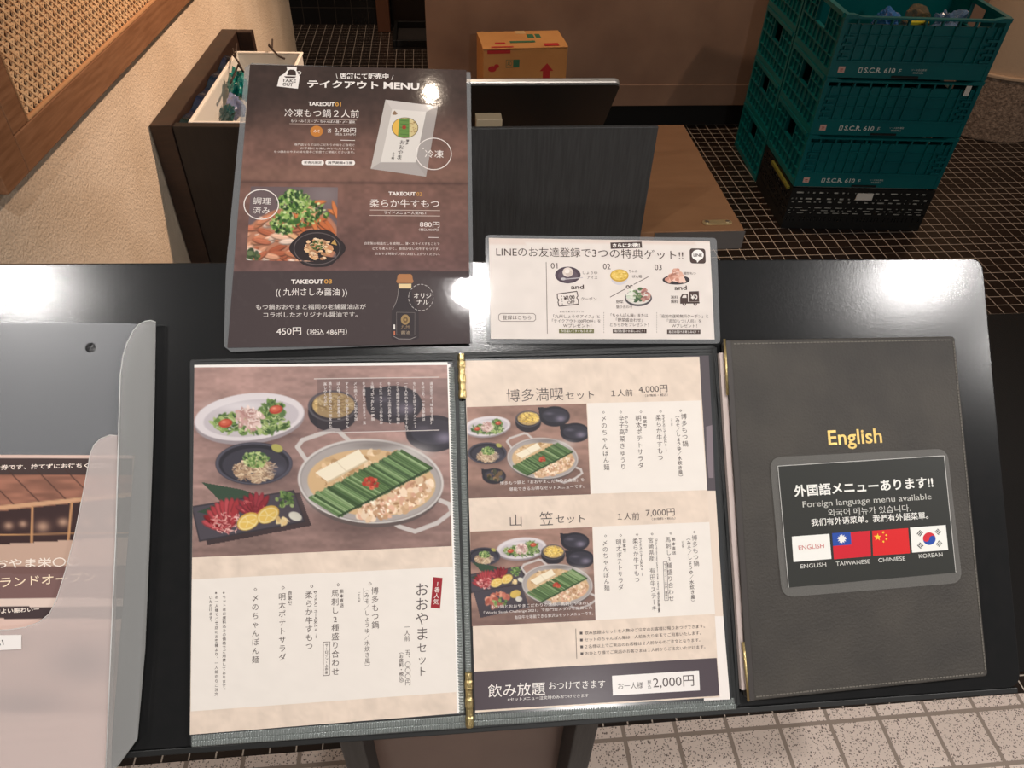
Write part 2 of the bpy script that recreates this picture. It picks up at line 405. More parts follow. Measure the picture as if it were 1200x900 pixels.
def plate_motsu(p, cx, cy, k, seed=5):
    p.glow(cx + 4 * k, cy + 10 * k, 48 * k, 24 * k, (40, 32, 36), 0.7)
    p.ell(cx, cy, 45 * k, 25 * k, (40, 38, 46)); p.ring(cx, cy, 43 * k, 23.5 * k, 2 * k, (78, 76, 88)); p.ell(cx + 1 * k, cy + 2 * k, 38 * k, 20 * k, (58, 56, 66))
    p.scatter(60, cx + 1 * k, cy + 8 * k, 25 * k, 13 * k, 3 * k, [(150, 122, 98), (172, 144, 118)], seed + 7); p.strands(190, cx + 1 * k, cy + 8 * k, 25 * k, 13 * k, 4 * k, 1.3 * k, TANS + [(140, 112, 90)], seed)
    p.scatter(150, cx + 2 * k, cy - 5 * k, 15 * k, 9 * k, 1.7 * k, GREENS + [(165, 185, 115), (190, 200, 140)], seed + 1); p.glow(cx + 28 * k, cy + 8 * k, 12 * k, 8 * k, (92, 90, 104), 0.6)
    p.ell(cx + 27 * k, cy - 18 * k, 7 * k, 4.5 * k, (168, 162, 88), 20)
def bowl_noodle(p, cx, cy, k, seed=7, cols=((206, 178, 122), (188, 156, 100), (222, 196, 142))):
    p.ell(cx, cy + 5 * k, 29 * k, 23 * k, (44, 40, 46)); p.ring(cx, cy - 2 * k, 27.5 * k, 17.5 * k, 2 * k, (84, 80, 86))
    p.ell(cx + 1 * k, cy - 3 * k, 25 * k, 15 * k, (186, 156, 104)); p.strands(130, cx + 1 * k, cy - 4 * k, 20 * k, 11 * k, 5 * k, 1.2 * k, list(cols) + [(150, 120, 76)], seed)
def bowl_dark(p, cx, cy, k):
    p.ell(cx, cy, 33 * k, 22 * k, (40, 38, 46)); p.poly([(cx - 33 * k, cy - 2 * k), (cx - 36 * k, cy - 20 * k), (cx - 8 * k, cy - 19 * k)], (40, 38, 46))
    p.ell(cx + 1 * k, cy - 2 * k, 28 * k, 15 * k, (54, 52, 62)); p.glow(cx + 13 * k, cy + 5 * k, 13 * k, 8 * k, (150, 140, 160), 0.7); p.glow(cx - 12 * k, cy - 6 * k, 12 * k, 4 * k, (110, 104, 118), 0.6)
def pot(p, cx, cy, k, seed=9):
    p.glow(cx, cy + 24 * k, 90 * k, 42 * k, (46, 34, 36), 0.75)
    sil = (196, 188, 184)
    p.line([(cx - 75 * k, cy - 24 * k), (cx - 86 * k, cy - 40 * k), (cx - 80 * k, cy - 48 * k), (cx - 45 * k, cy - 60 * k), (cx - 38 * k, cy - 59 * k), (cx - 26 * k, cy - 48 * k)], 5 * k, sil)
    p.line([(cx + 27 * k, cy + 49 * k), (cx + 33 * k, cy + 53 * k), (cx + 52 * k, cy + 59 * k), (cx + 78 * k, cy + 49 * k), (cx + 95 * k, cy + 36 * k), (cx + 92 * k, cy + 27 * k), (cx + 80 * k, cy + 22 * k)], 5 * k, sil)
    p.ell(cx, cy + 4 * k, 84 * k, 50 * k, (92, 80, 78), 3); p.ell(cx, cy, 85.5 * k, 49.5 * k, (204, 198, 194), 3); p.ell(cx, cy + 0.4 * k, 83 * k, 47.5 * k, (150, 142, 140), 3); p.ell(cx, cy + 0.8 * k, 81.5 * k, 46 * k, (166, 158, 155), 3); p.glow(cx + 10 * k, cy - 42 * k, 40 * k, 6 * k, (112, 104, 102), 0.7)
    p.glow(cx - 60 * k, cy + 18 * k, 20 * k, 16 * k, (206, 200, 196), 0.6); p.glow(cx + 50 * k, cy - 34 * k, 30 * k, 12 * k, (200, 194, 190), 0.7)
    p.ell(cx + 1 * k, cy + 2 * k, 75 * k, 39 * k, (204, 170, 128), 3)
    p.scatter(120, cx - 2 * k, cy - 12 * k, 62 * k, 24 * k, 4 * k, [(212, 180, 140), (192, 158, 116), (224, 198, 164), (176, 140, 100)], seed); p.strands(60, cx, cy, 66 * k, 32 * k, 3 * k, 0.9 * k, [(226, 204, 172), (176, 140, 100)], seed + 8)
    p.poly([(cx - 65 * k, cy - 10 * k), (cx - 14 * k, cy - 37 * k), (cx - 4 * k, cy - 24 * k), (cx - 50 * k, cy + 1 * k)], (234, 222, 198))
    p.line([(cx - 50 * k, cy + 1 * k), (cx - 4 * k, cy - 24 * k)], 2 * k, (202, 184, 154)); p.line([(cx - 40 * k, cy - 23 * k), (cx - 28 * k, cy - 11 * k)], 1 * k, (212, 196, 168))
    p.scatter(190, cx + 28 * k, cy + 21 * k, 48 * k, 17 * k, 4.4 * k, [(222, 192, 160), (204, 168, 132), (232, 208, 182), (210, 164, 138), (186, 146, 112)], seed + 1, (0.5, 0.9), rot=-22); p.scatter(70, cx + 28 * k, cy + 21 * k, 46 * k, 16 * k, 1.6 * k, [(244, 228, 208), (168, 126, 96)], seed + 6, rot=-22)
    a, b = np.array([cx - 72 * k, cy + 20 * k]), np.array([cx + 36 * k, cy - 36 * k]); e = np.array([35 * k, 21 * k])
    r = np.random.default_rng(seed + 2); n = 46
    for i in range(n):
        q = a + (b - a) * (i / (n - 1)); c = np.array([(82, 106, 66), (68, 92, 54), (98, 124, 80), (56, 78, 46), (116, 138, 96)][r.integers(5)], float) + r.normal(0, 6)
        q0, q1 = q + r.normal(0, 0.8 * k, 2), q + e * r.uniform(0.97, 1.03); p.line([q0, q1], 3.6 * k, c); p.line([q0 + k * 0.6, q1 + k * 0.6], 0.8 * k, c * 1.28)
    for i in range(n):
        q = a + (b - a) * (i / (n - 1)) + e; p.ell(q[0], q[1], 1.6 * k, 1.3 * k, (44, 62, 38))
    p.scatter(26, cx, cy + 2 * k, 9 * k, 6 * k, 2.2 * k, [(176, 58, 42), (150, 44, 34), (200, 96, 70)], seed + 3)
def plate_sashimi(p, cx, cy, k, seed=13, lemons=True):
    P = lambda *q: [(cx + x * k, cy + y * k) for x, y in q]
    p.poly(P((-58, -10), (60, -27), (74, 12), (-48, 35)), (44, 34, 38), 0.8)
    p.poly(P((-55, -39), (-6, -30), (16, -22), (-10, -8), (-30, -14)), (52, 72, 56)); p.poly(P((-64, -4), (-28, -16), (-2, -12), (-44, 4)), (46, 66, 50))
    p.poly(P((-66, -10), (53, -29), (66, 7), (-57, 30)), (74, 68, 76)); p.line(P((-66, -10), (53, -29), (66, 7), (-57, 30), (-66, -10)), 1.6 * k, (52, 48, 54))
    p.poly(P((-60, -4), (-30, -16), (-8, -14), (-30, 2)), (48, 68, 52))
    r = np.random.default_rng(seed)
    for (mx, my, n, R, t0, t1) in ((-20, 18, 9, 34, 196, 282), (10, 2, 7, 26, 205, 300)):
        for i in range(n):
            t = math.radians(t0 + (t1 - t0) * i / (n - 1)); ex, ey = cx + (mx + R * 0.55 * math.cos(t)) * k, cy + (my + R * 0.62 * math.sin(t)) * k
            c = np.array((162, 54, 60) if mx < 0 else (142, 42, 52), float) + r.normal(0, 10)
            p.ell(ex, ey, 0.50 * R * k, 0.15 * R * k, np.clip(c * 0.75, 0, 255), math.degrees(t)); p.ell(ex, ey - 0.8 * k, 0.47 * R * k, 0.11 * R * k, np.clip(c, 0, 255), math.degrees(t))
    p.strands(90, cx - 24 * k, cy + 9 * k, 20 * k, 12 * k, 2.6 * k, 0.9 * k, [(222, 164, 156), (206, 130, 126), (232, 190, 182), (176, 70, 74)], seed + 2)
    p.strands(24, cx + 6 * k, cy - 10 * k, 18 * k, 8 * k, 2.4 * k, 0.8 * k, [(190, 92, 92), (120, 34, 44)], seed + 5)
    if lemons:
        for lx, ly in ((0, 7), (23, -1)):
            p.ell(cx + lx * k, cy + ly * k, 14 * k, 9.5 * k, (206, 166, 76), -28); p.ell(cx + lx * k, cy + (ly + 0.8) * k, 12.4 * k, 8 * k, (232, 212, 150), -28); p.ell(cx + lx * k, cy + (ly + 0.8) * k, 10.8 * k, 6.6 * k, (222, 186, 96), -28)
            for q in range(5): a = 0.6 + q * 1.257; p.line([(cx + lx * k, cy + (ly + 0.8) * k), (cx + (lx + 10 * math.cos(a)) * k, cy + (ly + 0.8 + 6 * math.sin(a)) * k)], 0.8 * k, (236, 216, 156))
    p.scatter(40, cx + 44 * k, cy - 18 * k, 12 * k, 9 * k, 2.6 * k, GREENS, seed + 3); p.scatter(12, cx + 40 * k, cy + 6 * k, 7 * k, 4 * k, 3.4 * k, [(222, 190, 130), (236, 212, 160)], seed + 4)
    p.ell(cx + 55 * k, cy + 1 * k, 8 * k, 5 * k, (224, 222, 206), 20)

# ================================================================== the place
M_MOSAIC = tile_mat('dark_mosaic_tile', rgb(38, 26, 19), rgb(30, 20, 15), rgb(196, 182, 168), 0.0486, 0.0014, 0.3, phase=(1.394, 2.287))
M_PALE = tile_mat('speckled_pale_tile', rgb(224, 206, 194), rgb(214, 196, 184), rgb(146, 130, 118), 0.1021, 0.0042, 0.55, speck=rgb(112, 96, 88), phase=(0.313, 0.573), spscale=300.0)
M_FARTILE = tile_mat('black_wall_tile', rgb(20, 16, 13), rgb(16, 13, 11), rgb(72, 62, 54), 0.0972, 0.0022, 0.3, axes='XZ')
M_PLASTER = mat('cream_plaster', rgb(232, 214, 192), 0.9, col2=rgb(218, 198, 174), nscale=5, bump=0.8, bscale=170, bdist=0.004)
M_BROWNWALL = mat('brown_wall', rgb(118, 92, 78), 0.7, col2=rgb(146, 118, 100), nscale=3, detail=10, lo=0.3, hi=0.7, bump=0.1, bscale=60)
M_COLUMN = mat('column_plaster', rgb(208, 180, 152), 0.9, bump=0.35, bscale=120, bdist=0.003)
M_STONE = mat('rough_stone', rgb(120, 100, 86), 0.9, col2=rgb(176, 152, 134), nscale=75, detail=8, bump=0.9, bscale=110, bdist=0.006)
M_OAK = mat('cane_frame_wood', rgb(150, 108, 78), 0.5, col2=rgb(130, 90, 62), nscale=9, stretch=(14, 1.2, 14), detail=6)
M_CANE = mat('rattan_cane', rgb(240, 206, 164), 0.55, col2=rgb(226, 186, 142), nscale=40)
M_DARKWOOD = mat('dark_stained_wood', rgb(54, 36, 28), 0.5, col2=rgb(42, 29, 23), nscale=12, stretch=(2, 2, 14), detail=6)
M_BLACKWOOD = mat('black_grained_wood', rgb(40, 40, 40), 0.55, col2=rgb(50, 50, 50), nscale=10, stretch=(26, 8, 1.5), detail=6, bump=0.15, bscale=40)
M_BLACK = mat('black_board', rgb(24, 25, 26), 0.18, col2=rgb(27, 27, 28), nscale=60, bump=0.06, bscale=700, spec=0.42, bdist=0.001)
M_BLACKMATTE = mat('black_matte', rgb(20, 19, 18), 0.8)
M_MAT = mat('black_mat', rgb(16, 14, 13), 0.95, bump=0.6, bscale=300)
M_TABLE = mat('brown_table_top', rgb(130, 92, 62), 0.45, col2=rgb(123, 86, 57), nscale=16, stretch=(1, 3, 1))
M_STEEL = mat('brushed_steel', rgb(190, 186, 180), 0.32, 1.0)
M_TEAL = mat('teal_plastic', rgb(0, 104, 106), 0.32, col2=rgb(0, 94, 99), nscale=6, spec=0.5)
M_TEALDARK = mat('teal_plastic_panel', rgb(0, 92, 88), 0.42)
M_BLACKPL = mat('black_plastic', rgb(16, 17, 17), 0.5)
M_WHITEPL = mat('white_plastic', rgb(222, 220, 214), 0.4)
M_LABEL = mat('white_label', rgb(226, 222, 214), 0.6)
M_CARD = mat('cardboard', rgb(196, 142, 84), 0.8, col2=rgb(184, 130, 76), nscale=6)

def mesh_text(mb, t, x0, y0, w, h, z=0.0, bold=0.0):
    v, f = glyphs(t, bold); lo, hi = v.min(0), v.max(0); q = (v - lo) / (hi - lo)
    mb.add([(x0 + a * w, y0 + b * h, z) for a, b in q], f)

# ---- floors
struct(MB().box(-1.6, 4.2, 0.60, 5.2, -0.05, 0.0).build('floor', M_MOSAIC), 'dark brown mosaic tile floor with pale grout')
struct(MB().box(-1.6, 4.2, -1.2, 0.5985, -0.05, 0.0).build('floor', M_PALE), 'pale speckled square tile floor in front of the stand')

# ---- left plaster wall (turned a little) with a cane panel
WD = np.array([0.0402, 0.9992, 0.0]); WNR = np.array([0.9992, -0.0402, 0.0])
WO = np.array([-0.727, 1.224, 0.0])                                   # face of the panel frame
WM = Matrix(((WNR[0], WD[0], 0, WO[0]), (WNR[1], WD[1], 0, WO[1]), (0, 0, 1, 0), (0, 0, 0, 1)))   # x out of the wall, y along it
WOFF = -0.045
def wall_hit(x, y, off=WOFF):
    v = ray(x, y); p0 = WO + WNR * off; t = ((p0 - CAMP) @ WNR) / (v @ WNR); d = CAMP + v * t - p0
    return d @ WD, d[2]
wend = wall_hit(341, 12)[0]
m = MB(); m.box(WOFF - 0.14, WOFF, -0.22, wend, 0.0, 2.7)
struct(m.build('wall_left', M_PLASTER, matrix=WM, bevel=0.012), 'rough cream plaster wall on the left')

cz0, cz1 = 0.885, 1.95
panel = thing('cane_panel', 'woven cane panel in a brown wooden frame, fixed on the cream wall at upper left', 'panel', WM)
ya = wall_hit(35, 148, 0.0)[0]; yj = wall_hit(32, 196, 0.0)[0]; ye = wall_hit(10, 227, 0.0)[0]
zb = 0.818
MB().box(WOFF, 0.0, yj + 0.002, 2.95, zb, cz0).build('bottom_rail', M_OAK, panel, bevel=0.002)
MB().box(WOFF, 0.0, yj + 0.002, ya, cz0 + 0.001, cz1).build('stile', M_OAK, panel, bevel=0.002)
MB().box(WOFF, 0.0, ye, yj, zb, cz1).build('stile', M_OAK, panel, bevel=0.002)
MB().box(WOFF, 0.0, 2.85, 2.95, cz0 + 0.001, cz1).build('stile', M_OAK, panel, bevel=0.002)
MB().box(WOFF, 0.0, ye, 2.95, cz1 + 0.001, cz1 + 0.07).build('top_rail', M_OAK, panel, bevel=0.002)
MB().box(WOFF + 0.001, WOFF + 0.004, ya, 2.85, cz0, cz1).build('backing_board', mat('brown_backing', rgb(120, 70, 44), 0.8), panel)
bead = MB(); bead.tube([(-0.004, 2.85, cz0 + 0.004), (-0.004, ya + 0.004, cz0 + 0.004), (-0.004, ya + 0.004, cz1)], 0.005, 6)
bead.build('bead', mat('cane_bead', rgb(206, 156, 112), 0.5), panel, smooth=True)
cane = MB(); P_ = 0.0205; xw = -0.009
def ribbon(a, b, w, x):
    a, b = np.array(a), np.array(b); d = (b - a) / np.linalg.norm(b - a); n = np.array([-d[1], d[0]]) * w / 2
    q = [a + n, a - n, b - n, b + n]
    V = [(x - 0.0006, *p) for p in q] + [(x + 0.0006, *p) for p in q]
    cane.add(V, [(0, 1, 2, 3), (7, 6, 5, 4), (0, 4, 5, 1), (1, 5, 6, 2), (2, 6, 7, 3), (3, 7, 4, 0)])
yy0, yy1 = ya, 2.85
k = 0
while yy0 + k * P_ < yy1:
    for o in (-0.0030, 0.0030): ribbon((yy0 + k * P_ + o, cz0), (yy0 + k * P_ + o, cz1), 0.0036, xw)
    k += 1
k = 0
while cz0 + k * P_ < cz1:
    for o in (-0.0030, 0.0030): ribbon((yy0, cz0 + k * P_ + o), (yy1, cz0 + k * P_ + o), 0.0036, xw + 0.0013)
    k += 1
hgt, ln = cz1 - cz0, yy1 - yy0
for k in range(-int(hgt / P_) - 1, int(ln / P_) + 2):
    a = yy0 + (k + 0.5) * P_
    t0, t1 = max(0.0, yy0 - a), min(hgt, yy1 - a)
    if t1 > t0: ribbon((a + t0, cz0 + t0), (a + t1, cz0 + t1), 0.0035, xw + 0.0026)
    t0, t1 = max(0.0, yy0 - a), min(hgt, yy1 - a)
    if t1 > t0: ribbon((a + t0, cz1 - t0), (a + t1, cz1 - t1), 0.0035, xw + 0.0039)
cane.build('cane_weave', M_CANE, panel)

# ---- far and back walls
YB = 3.36
xl = py(499.5, 40, YB)[0]
zk = float(py(700, 124, YB)[2]); zl = float(py(700, 99, YB)[2])
struct(MB().box(xl, 4.1, YB, YB + 0.16, zk, 2.7).build('wall_back', M_BROWNWALL), 'mottled dark brown back wall')
struct(MB().box(xl + 0.002, 4.1, YB + 0.05, YB + 0.155, 0.0, zk - 0.001).build('baseboard_back', M_BLACKMATTE), 'black recessed kick board under the brown wall')
struct(MB().box(xl + 0.001, 4.1, YB - 0.008, YB - 0.0005, zk + 0.001, zl).build('trim_1', M_BROWNWALL, bevel=0.002), 'low brown skirting strip')
struct(MB().box(-1.6, 1.0, 4.94, 5.1, 0.0, 2.7).build('wall_far', M_FARTILE), 'black tiled wall far behind')
pp = pz(452, 38, 0)
struct(MB().box(pp[0] - 0.045, pp[0] + 0.030, pp[1], pp[1] + 0.09, 0.0, 2.4).build('trim_2', mat('door_post_wood', rgb(120, 74, 48), 0.5), bevel=0.003), 'brown wooden door post')
struct(MB().box(pp[0] + 0.04, 0.6, 4.90, 4.935, 0.0, 2.2).build('door_1', mat('dark_door', rgb(42, 32, 27), 0.5)), 'dark door beyond the post')
tray = thing('boot_tray', 'low black tray on the mosaic floor beside the far wooden post', 'tray')
ta, tb = pz(461, 58, 0), pz(466, 33, 0)
tray.location = (0, 0, 0)
t = MB(); x0, x1, y0, y1 = ta[0], 0.30, ta[1], tb[1] - 0.02
t.box(x0, x1, y0, y1, 0.0005, 0.012); t.build('tray_base', mat('tray_grey', rgb(46, 42, 40), 0.6, bump=0.5, bscale=60), tray)
t = MB(); t.box(x0, x0 + 0.02, y0, y1, 0.013, 0.05); t.box(x0 + 0.02, x1, y0, y0 + 0.02, 0.013, 0.05); t.box(x0 + 0.02, x1, y1 - 0.02, y1, 0.013, 0.05)
t.build('tray_rim', M_BLACKPL, tray, bevel=0.003)

# ---- round column at the right
A3 = [pz(1125, 161, 0), pz(1169, 168, 0), pz(1200, 166, 0)]
(ax, ay), (bx_, by_), (cx_, cy_) = [p[:2] for p in A3]
dd = 2 * (ax * (by_ - cy_) + bx_ * (cy_ - ay) + cx_ * (ay - by_))
ux = ((ax**2 + ay**2) * (by_ - cy_) + (bx_**2 + by_**2) * (cy_ - ay) + (cx_**2 + cy_**2) * (ay - by_)) / dd
uy = ((ax**2 + ay**2) * (cx_ - bx_) + (bx_**2 + by_**2) * (ax - cx_) + (cx_**2 + cy_**2) * (bx_ - ax)) / dd
rc = math.hypot(ax - ux, ay - uy)
rc = min(max(rc, 0.2), 0.42); pm = A3[1]; ccx, ccy = pm[0] + 0.06, pm[1] + rc
def disc(r, n=64): return [(ccx + r * math.cos(2 * math.pi * i / n), ccy + r * math.sin(2 * math.pi * i / n)) for i in range(n)]
zs = 0.282
struct(MB().prism(disc(rc), 0.0, zs).build('baseboard_right', M_STONE, bevel=0.006), 'rough stone foot of the round column')
struct(MB().prism(disc(rc + 0.006), zs + 0.0005, zs + 0.016).build('trim_3', M_COLUMN, bevel=0.004), 'thin ledge on the stone foot')
struct(MB().prism(disc(rc - 0.012), zs + 0.0165, 2.7).build('wall_right', M_COLUMN), 'smooth cream round column')

# ---- black mat beside the stand
e0, e1 = pz(1160, 371, 0), pz(1200, 369, 0)
tag(MB().prism(rrect(0.78, 2.7, 0.64, float(e0[1]), 0.02), 0.0005, 0.012).build('floor_mat', M_MAT, bevel=0.003), 'large black mat on the floor to the right of the stand', 'mat')

# ---- crates
FA = np.array([1.313, 2.432]); fd = np.array([0.9970, -0.0770]); dd_ = np.array([0.0770, 0.9970])
CW, CD, CH = 0.542, 0.372, 0.198
def crate_parts(mat_a, mat_b, h):
    """shared meshes of one stacking crate, origin at its front lower left corner, x along the front, y to the back"""
    t = 0.014; parts = []
    b = MB(); b.box(t, CW - t, t, CD - t, 0.0, 0.008)
    parts.append(('crate_base', b, mat_a))
    for back in (0, 1):                                        # long sides
        m = MB(); Y0 = 0.0 if not back else CD - t
        bx = lambda x0, x1, z0, z1, d0=0.0, d1=t: m.box(x0, x1, (Y0 + d0) if not back else (CD - d1), (Y0 + d1) if not back else (CD - d0), z0, z1)
        bx(t, CW - t, 0.0, 0.052, 0.002, t)                    # text band
        bx(t, CW - t, 0.052, h - 0.031, 0.009, t)              # recessed web
        bx(t, CW - t, 0.050, 0.056, 0.0, 0.009)
        n = 15
        for i in range(n):
            x = 0.03 + (CW - 0.06) * i / (n - 1)
            if i in (9, 11): continue
            bx(x - 0.0022, x + 0.0022, 0.056, h - 0.031, 0.001, 0.009)
        bx(t, CW - t, 0.098, 0.101, 0.004, 0.009); bx(t, CW - t, 0.134, 0.137, 0.004, 0.009)
        # rim that dips in the middle, above a row of slots
        for i in range(9):
            x = 0.05 + (CW - 0.1) * i / 8; bx(x - 0.003, x + 0.003, h - 0.031, h - 0.012, 0.003, t)
        ex = 0.0 if not back else 0.0
        pr = [(0.0, h - 0.022), (CW, h - 0.022), (CW, h), (CW - 0.03, h), (CW - 0.06, h - 0.008), (0.06, h - 0.008), (0.03, h), (0.0, h)]
        pr = [(0.0, h - 0.013), (CW, h - 0.013), (CW, h), (CW - 0.03, h), (CW - 0.055, h - 0.007), (0.055, h - 0.007), (0.03, h), (0.0, h)]
        V = [(x, (-0.004 if not back else CD - t), z) for x, z in pr] + [(x, (t if not back else CD + 0.004), z) for x, z in pr]; k = len(pr)
        m.add(V, [tuple(range(k)), tuple(range(k, 2 * k))[::-1]] + [(i, k + i, k + (i + 1) % k, (i + 1) % k) for i in range(k)])
        for x in (0.0, CW - t):                                # corner posts with hinge knuckles
            m.box(x, x + t, Y0, Y0 + t, 0.0, h - 0.013)
        if not back:
            for x0 in (0.016, CW - 0.05):
                for i in range(4): m.box(x0, x0 + 0.034, -0.002, 0.004, 0.058 + 0.022 * i, 0.066 + 0.022 * i)
        parts.append(('long_side', m, mat_a))
    for right in (0, 1):                                       # short sides with a grip opening
        m = MB(); X = lambda a, c: (a, c) if not right else (CW - c, CW - a)
        bx = lambda y0, y1, z0, z1, d0=0.0, d1=t: m.box(*X(d0, d1), y0, y1, z0, z1)
        y0, y1 = t, CD - t; g0, g1 = CD * 0.36, CD * 0.64
        bx(y0, y1, 0.0, 0.022); bx(y0, y1, 0.022, h * 0.56, 0.009, t)
        bx(y0, g0, h * 0.56, h - 0.013, 0.009, t); bx(g1, y1, h * 0.56, h - 0.013, 0.009, t)
        bx(y0, y1, h * 0.54, h * 0.57, 0.0, t); bx(y0, y1, h - 0.014, h, -0.004, t); bx(y0, y1, h * 0.28, h * 0.30, 0.002, 0.009)
        for i in range(9):
            y = y0 + (y1 - y0) * i / 8
            if g0 < y < g1: bx(y - 0.0022, y + 0.0022, 0.022, h * 0.54, 0.003, 0.009)
            else: bx(y - 0.0025, y + 0.0025, 0.022, h - 0.013, 0.001, 0.009)
        for y in (g0, g1): bx(y - 0.004, y + 0.004, h * 0.54, h - 0.013, 0.0, t)
        bx(y0, g0, h * 0.76, h * 0.775, 0.001, 0.009); bx(g1, y1, h * 0.76, h * 0.775, 0.001, 0.009)
        parts.append(('short_side', m, mat_a))
    return parts
M_LETTER = mat('crate_letters', rgb(214, 218, 212), 0.6)
def crate(parts, label, z, origin, group, lettered=True, first=None, sticker=False):
    M4 = Matrix(((fd[0], dd_[0], 0, origin[0]), (fd[1], dd_[1], 0, origin[1]), (0, 0, 1, z), (0, 0, 0, 1)))
    root = thing('crate', label, 'crate', M4, group)
    for i, (nm, m, mm) in enumerate(parts):
        if first is None: m.build(nm, mm, root)
        else:
            c = first[i].copy(); COL.objects.link(c); c.parent = root
    if lettered:
        l = MB()
        def wr(t, x, z0, w, h, bold=0.02):
            q = MB(); mesh_text(q, t, x, z0, w, h, 0, bold); l.add([(a, 0.0008, b) for a, b, _ in q.v], [f[::-1] for f in q.f])
        wr('S.C.R. 610', 0.118, 0.018, 0.105, 0.017); wr('F', 0.236, 0.019, 0.008, 0.013, 0.0); l.build('lettering', M_LETTER, root); l = MB(); wr('リース会社専用', 0.278, 0.027, 0.05, 0.007, 0.0); l.build('small_lettering', M_LETTER, root); l = MB(); wr('無断使用禁止', 0.286, 0.018, 0.036, 0.006, 0.0)
        l.build('small_lettering', M_LETTER, root); l = MB()
        for x0, x1, z0, z1 in ((0.099, 0.111, 0.018, 0.0205), (0.099, 0.111, 0.0315, 0.034), (0.099, 0.1012, 0.0205, 0.0315), (0.1088, 0.111, 0.0205, 0.0315)): l.box(x0, x1, 0.0005, 0.0015, z0, z1)
        l.build('square_mark', M_LETTER, root)
        c = MB().box(0.03, 0.052, 0.0004, 0.0016, 0.016, 0.036).build('code_sticker', mat('code_sticker', rgb(216, 172, 160), 0.6), root)
        q = MB(); q.box(0.036, 0.046, 0.0002, 0.0010, 0.021, 0.023); q.box(0.036, 0.046, 0.0002, 0.001, 0.026, 0.029); q.build('print', mat('red_print', rgb(170, 70, 60), 0.6), c)
    if lettered: MB().box(CW * 0.40, CW * 0.57, -0.0009, 0.0005, 0.003, 0.0105).build('grip_slot', M_BLACKPL, root)
    if sticker: MB().box(CW - 0.058, CW - 0.04, -0.0062, -0.0045, CH - 0.048, CH - 0.014).build('paper_label', M_LABEL, root)
    return root
tp = crate_parts(M_TEAL, M_TEALDARK, CH)
hb = 0.176
gf, gb = 'teal crates of the front stack', 'teal crates of the rear stack'
bp = crate_parts(M_BLACKPL, M_BLACKPL, hb)
bl = crate(bp[:1], 'black perforated crate on the mosaic floor at the bottom of the front stack', 0.001, FA, None, lettered=False)
# the black crate is pierced by many small windows: build its walls as lattices
def lattice(name, w, h, at, along_x, parent):
    m = MB(); r = random.Random(4); rows = [(0.035, 0.052), (0.062, 0.069), (0.073, 0.080), (0.084, 0.091), (0.108, 0.116), (0.121, 0.130), (0.146, 0.155)]
    def bx(a0, a1, z0, z1):
        if along_x: m.box(a0, a1, at, at + 0.006, z0, z1)
        else: m.box(at, at + 0.006, a0, a1, z0, z1)
    z = 0.0
    for z0, z1 in rows:
        bx(0, w, z, z0); x = 0.0
        while x < w - 0.03:
            s_ = r.choice([0.008, 0.012, 0.02]); g = r.choice([0.012, 0.02, 0.03, 0.008]) if z0 > 0.06 else 0.004
            bx(x, x + s_, z0, z1); x += s_ + g
        bx(x, w, z0, z1); z = z1
    bx(0, w, z, h)
    return m.build(name, M_BLACKPL, parent)
lattice('long_side', CW, hb - 0.006, 0.0, True, bl); lattice('long_side', CW, hb - 0.006, CD - 0.006, True, bl)
lattice('short_side', CD - 0.014, hb - 0.006, 0.0, False, bl).location = (0, 0.007, 0); lattice('short_side', CD - 0.014, hb - 0.006, CW - 0.006, False, bl).location = (0, 0.007, 0)
MB().box(CW * 0.46, CW * 0.575, -0.003, -0.0005, hb - 0.05, hb - 0.022).build('paper_label', M_LABEL, bl)
MB().box(0.010, CW - 0.010, 0.010, CD - 0.010, 0.03, 0.15).build('white_liner', mat('white_liner', rgb(230, 226, 214), 0.7), bl)
z = hb + 0.001; roots = []
names = ['teal crate standing directly on the black crate', 'middle teal crate of the front stack, with a small paper label near its right end', 'open teal crate at the top of the front stack with plastic bags inside']
for i in range(3):
    rt = crate(tp, names[i], z, FA, gf, first=None if i == 0 else kids, sticker=(i == 1)); roots.append(rt)
    if i == 0: kids = [c for c in rt.children if c.name.split('.')[0] in ('crate_base', 'long_side', 'short_side')]
    z += CH + 0.001
ZTOP = z
FB = FA + dd_ * (CD + 0.012)
z = 0.001
for i, nm in enumerate(('teal crate at the floor end of the rear stack', 'second teal crate from the floor in the rear stack', 'third teal crate from the floor in the rear stack', 'topmost teal crate of the rear stack')):
    crate(tp, nm, z, FB, gb, first=kids, lettered=False); z += CH + 0.001
def cw(x, y): return FA + fd * x + dd_ * y
# yellow strip caught under the front stack at the left
ys0 = cw(-0.006, 0.04)
ystrip = MB(); pa, pb_ = cw(-0.012, 0.02), cw(-0.012, 0.24)
ystrip.prism([(pa[0], pa[1]), (pa[0] + 0.010, pa[1]), (pb_[0] + 0.010, pb_[1]), (pb_[0], pb_[1])], hb - 0.022, hb - 0.012)
tag(ystrip.build('yellow_strip', mat('dull_yellow', rgb(120, 116, 44), 0.6)), 'thin dull yellow strip along the left side of the black crate', 'strip')

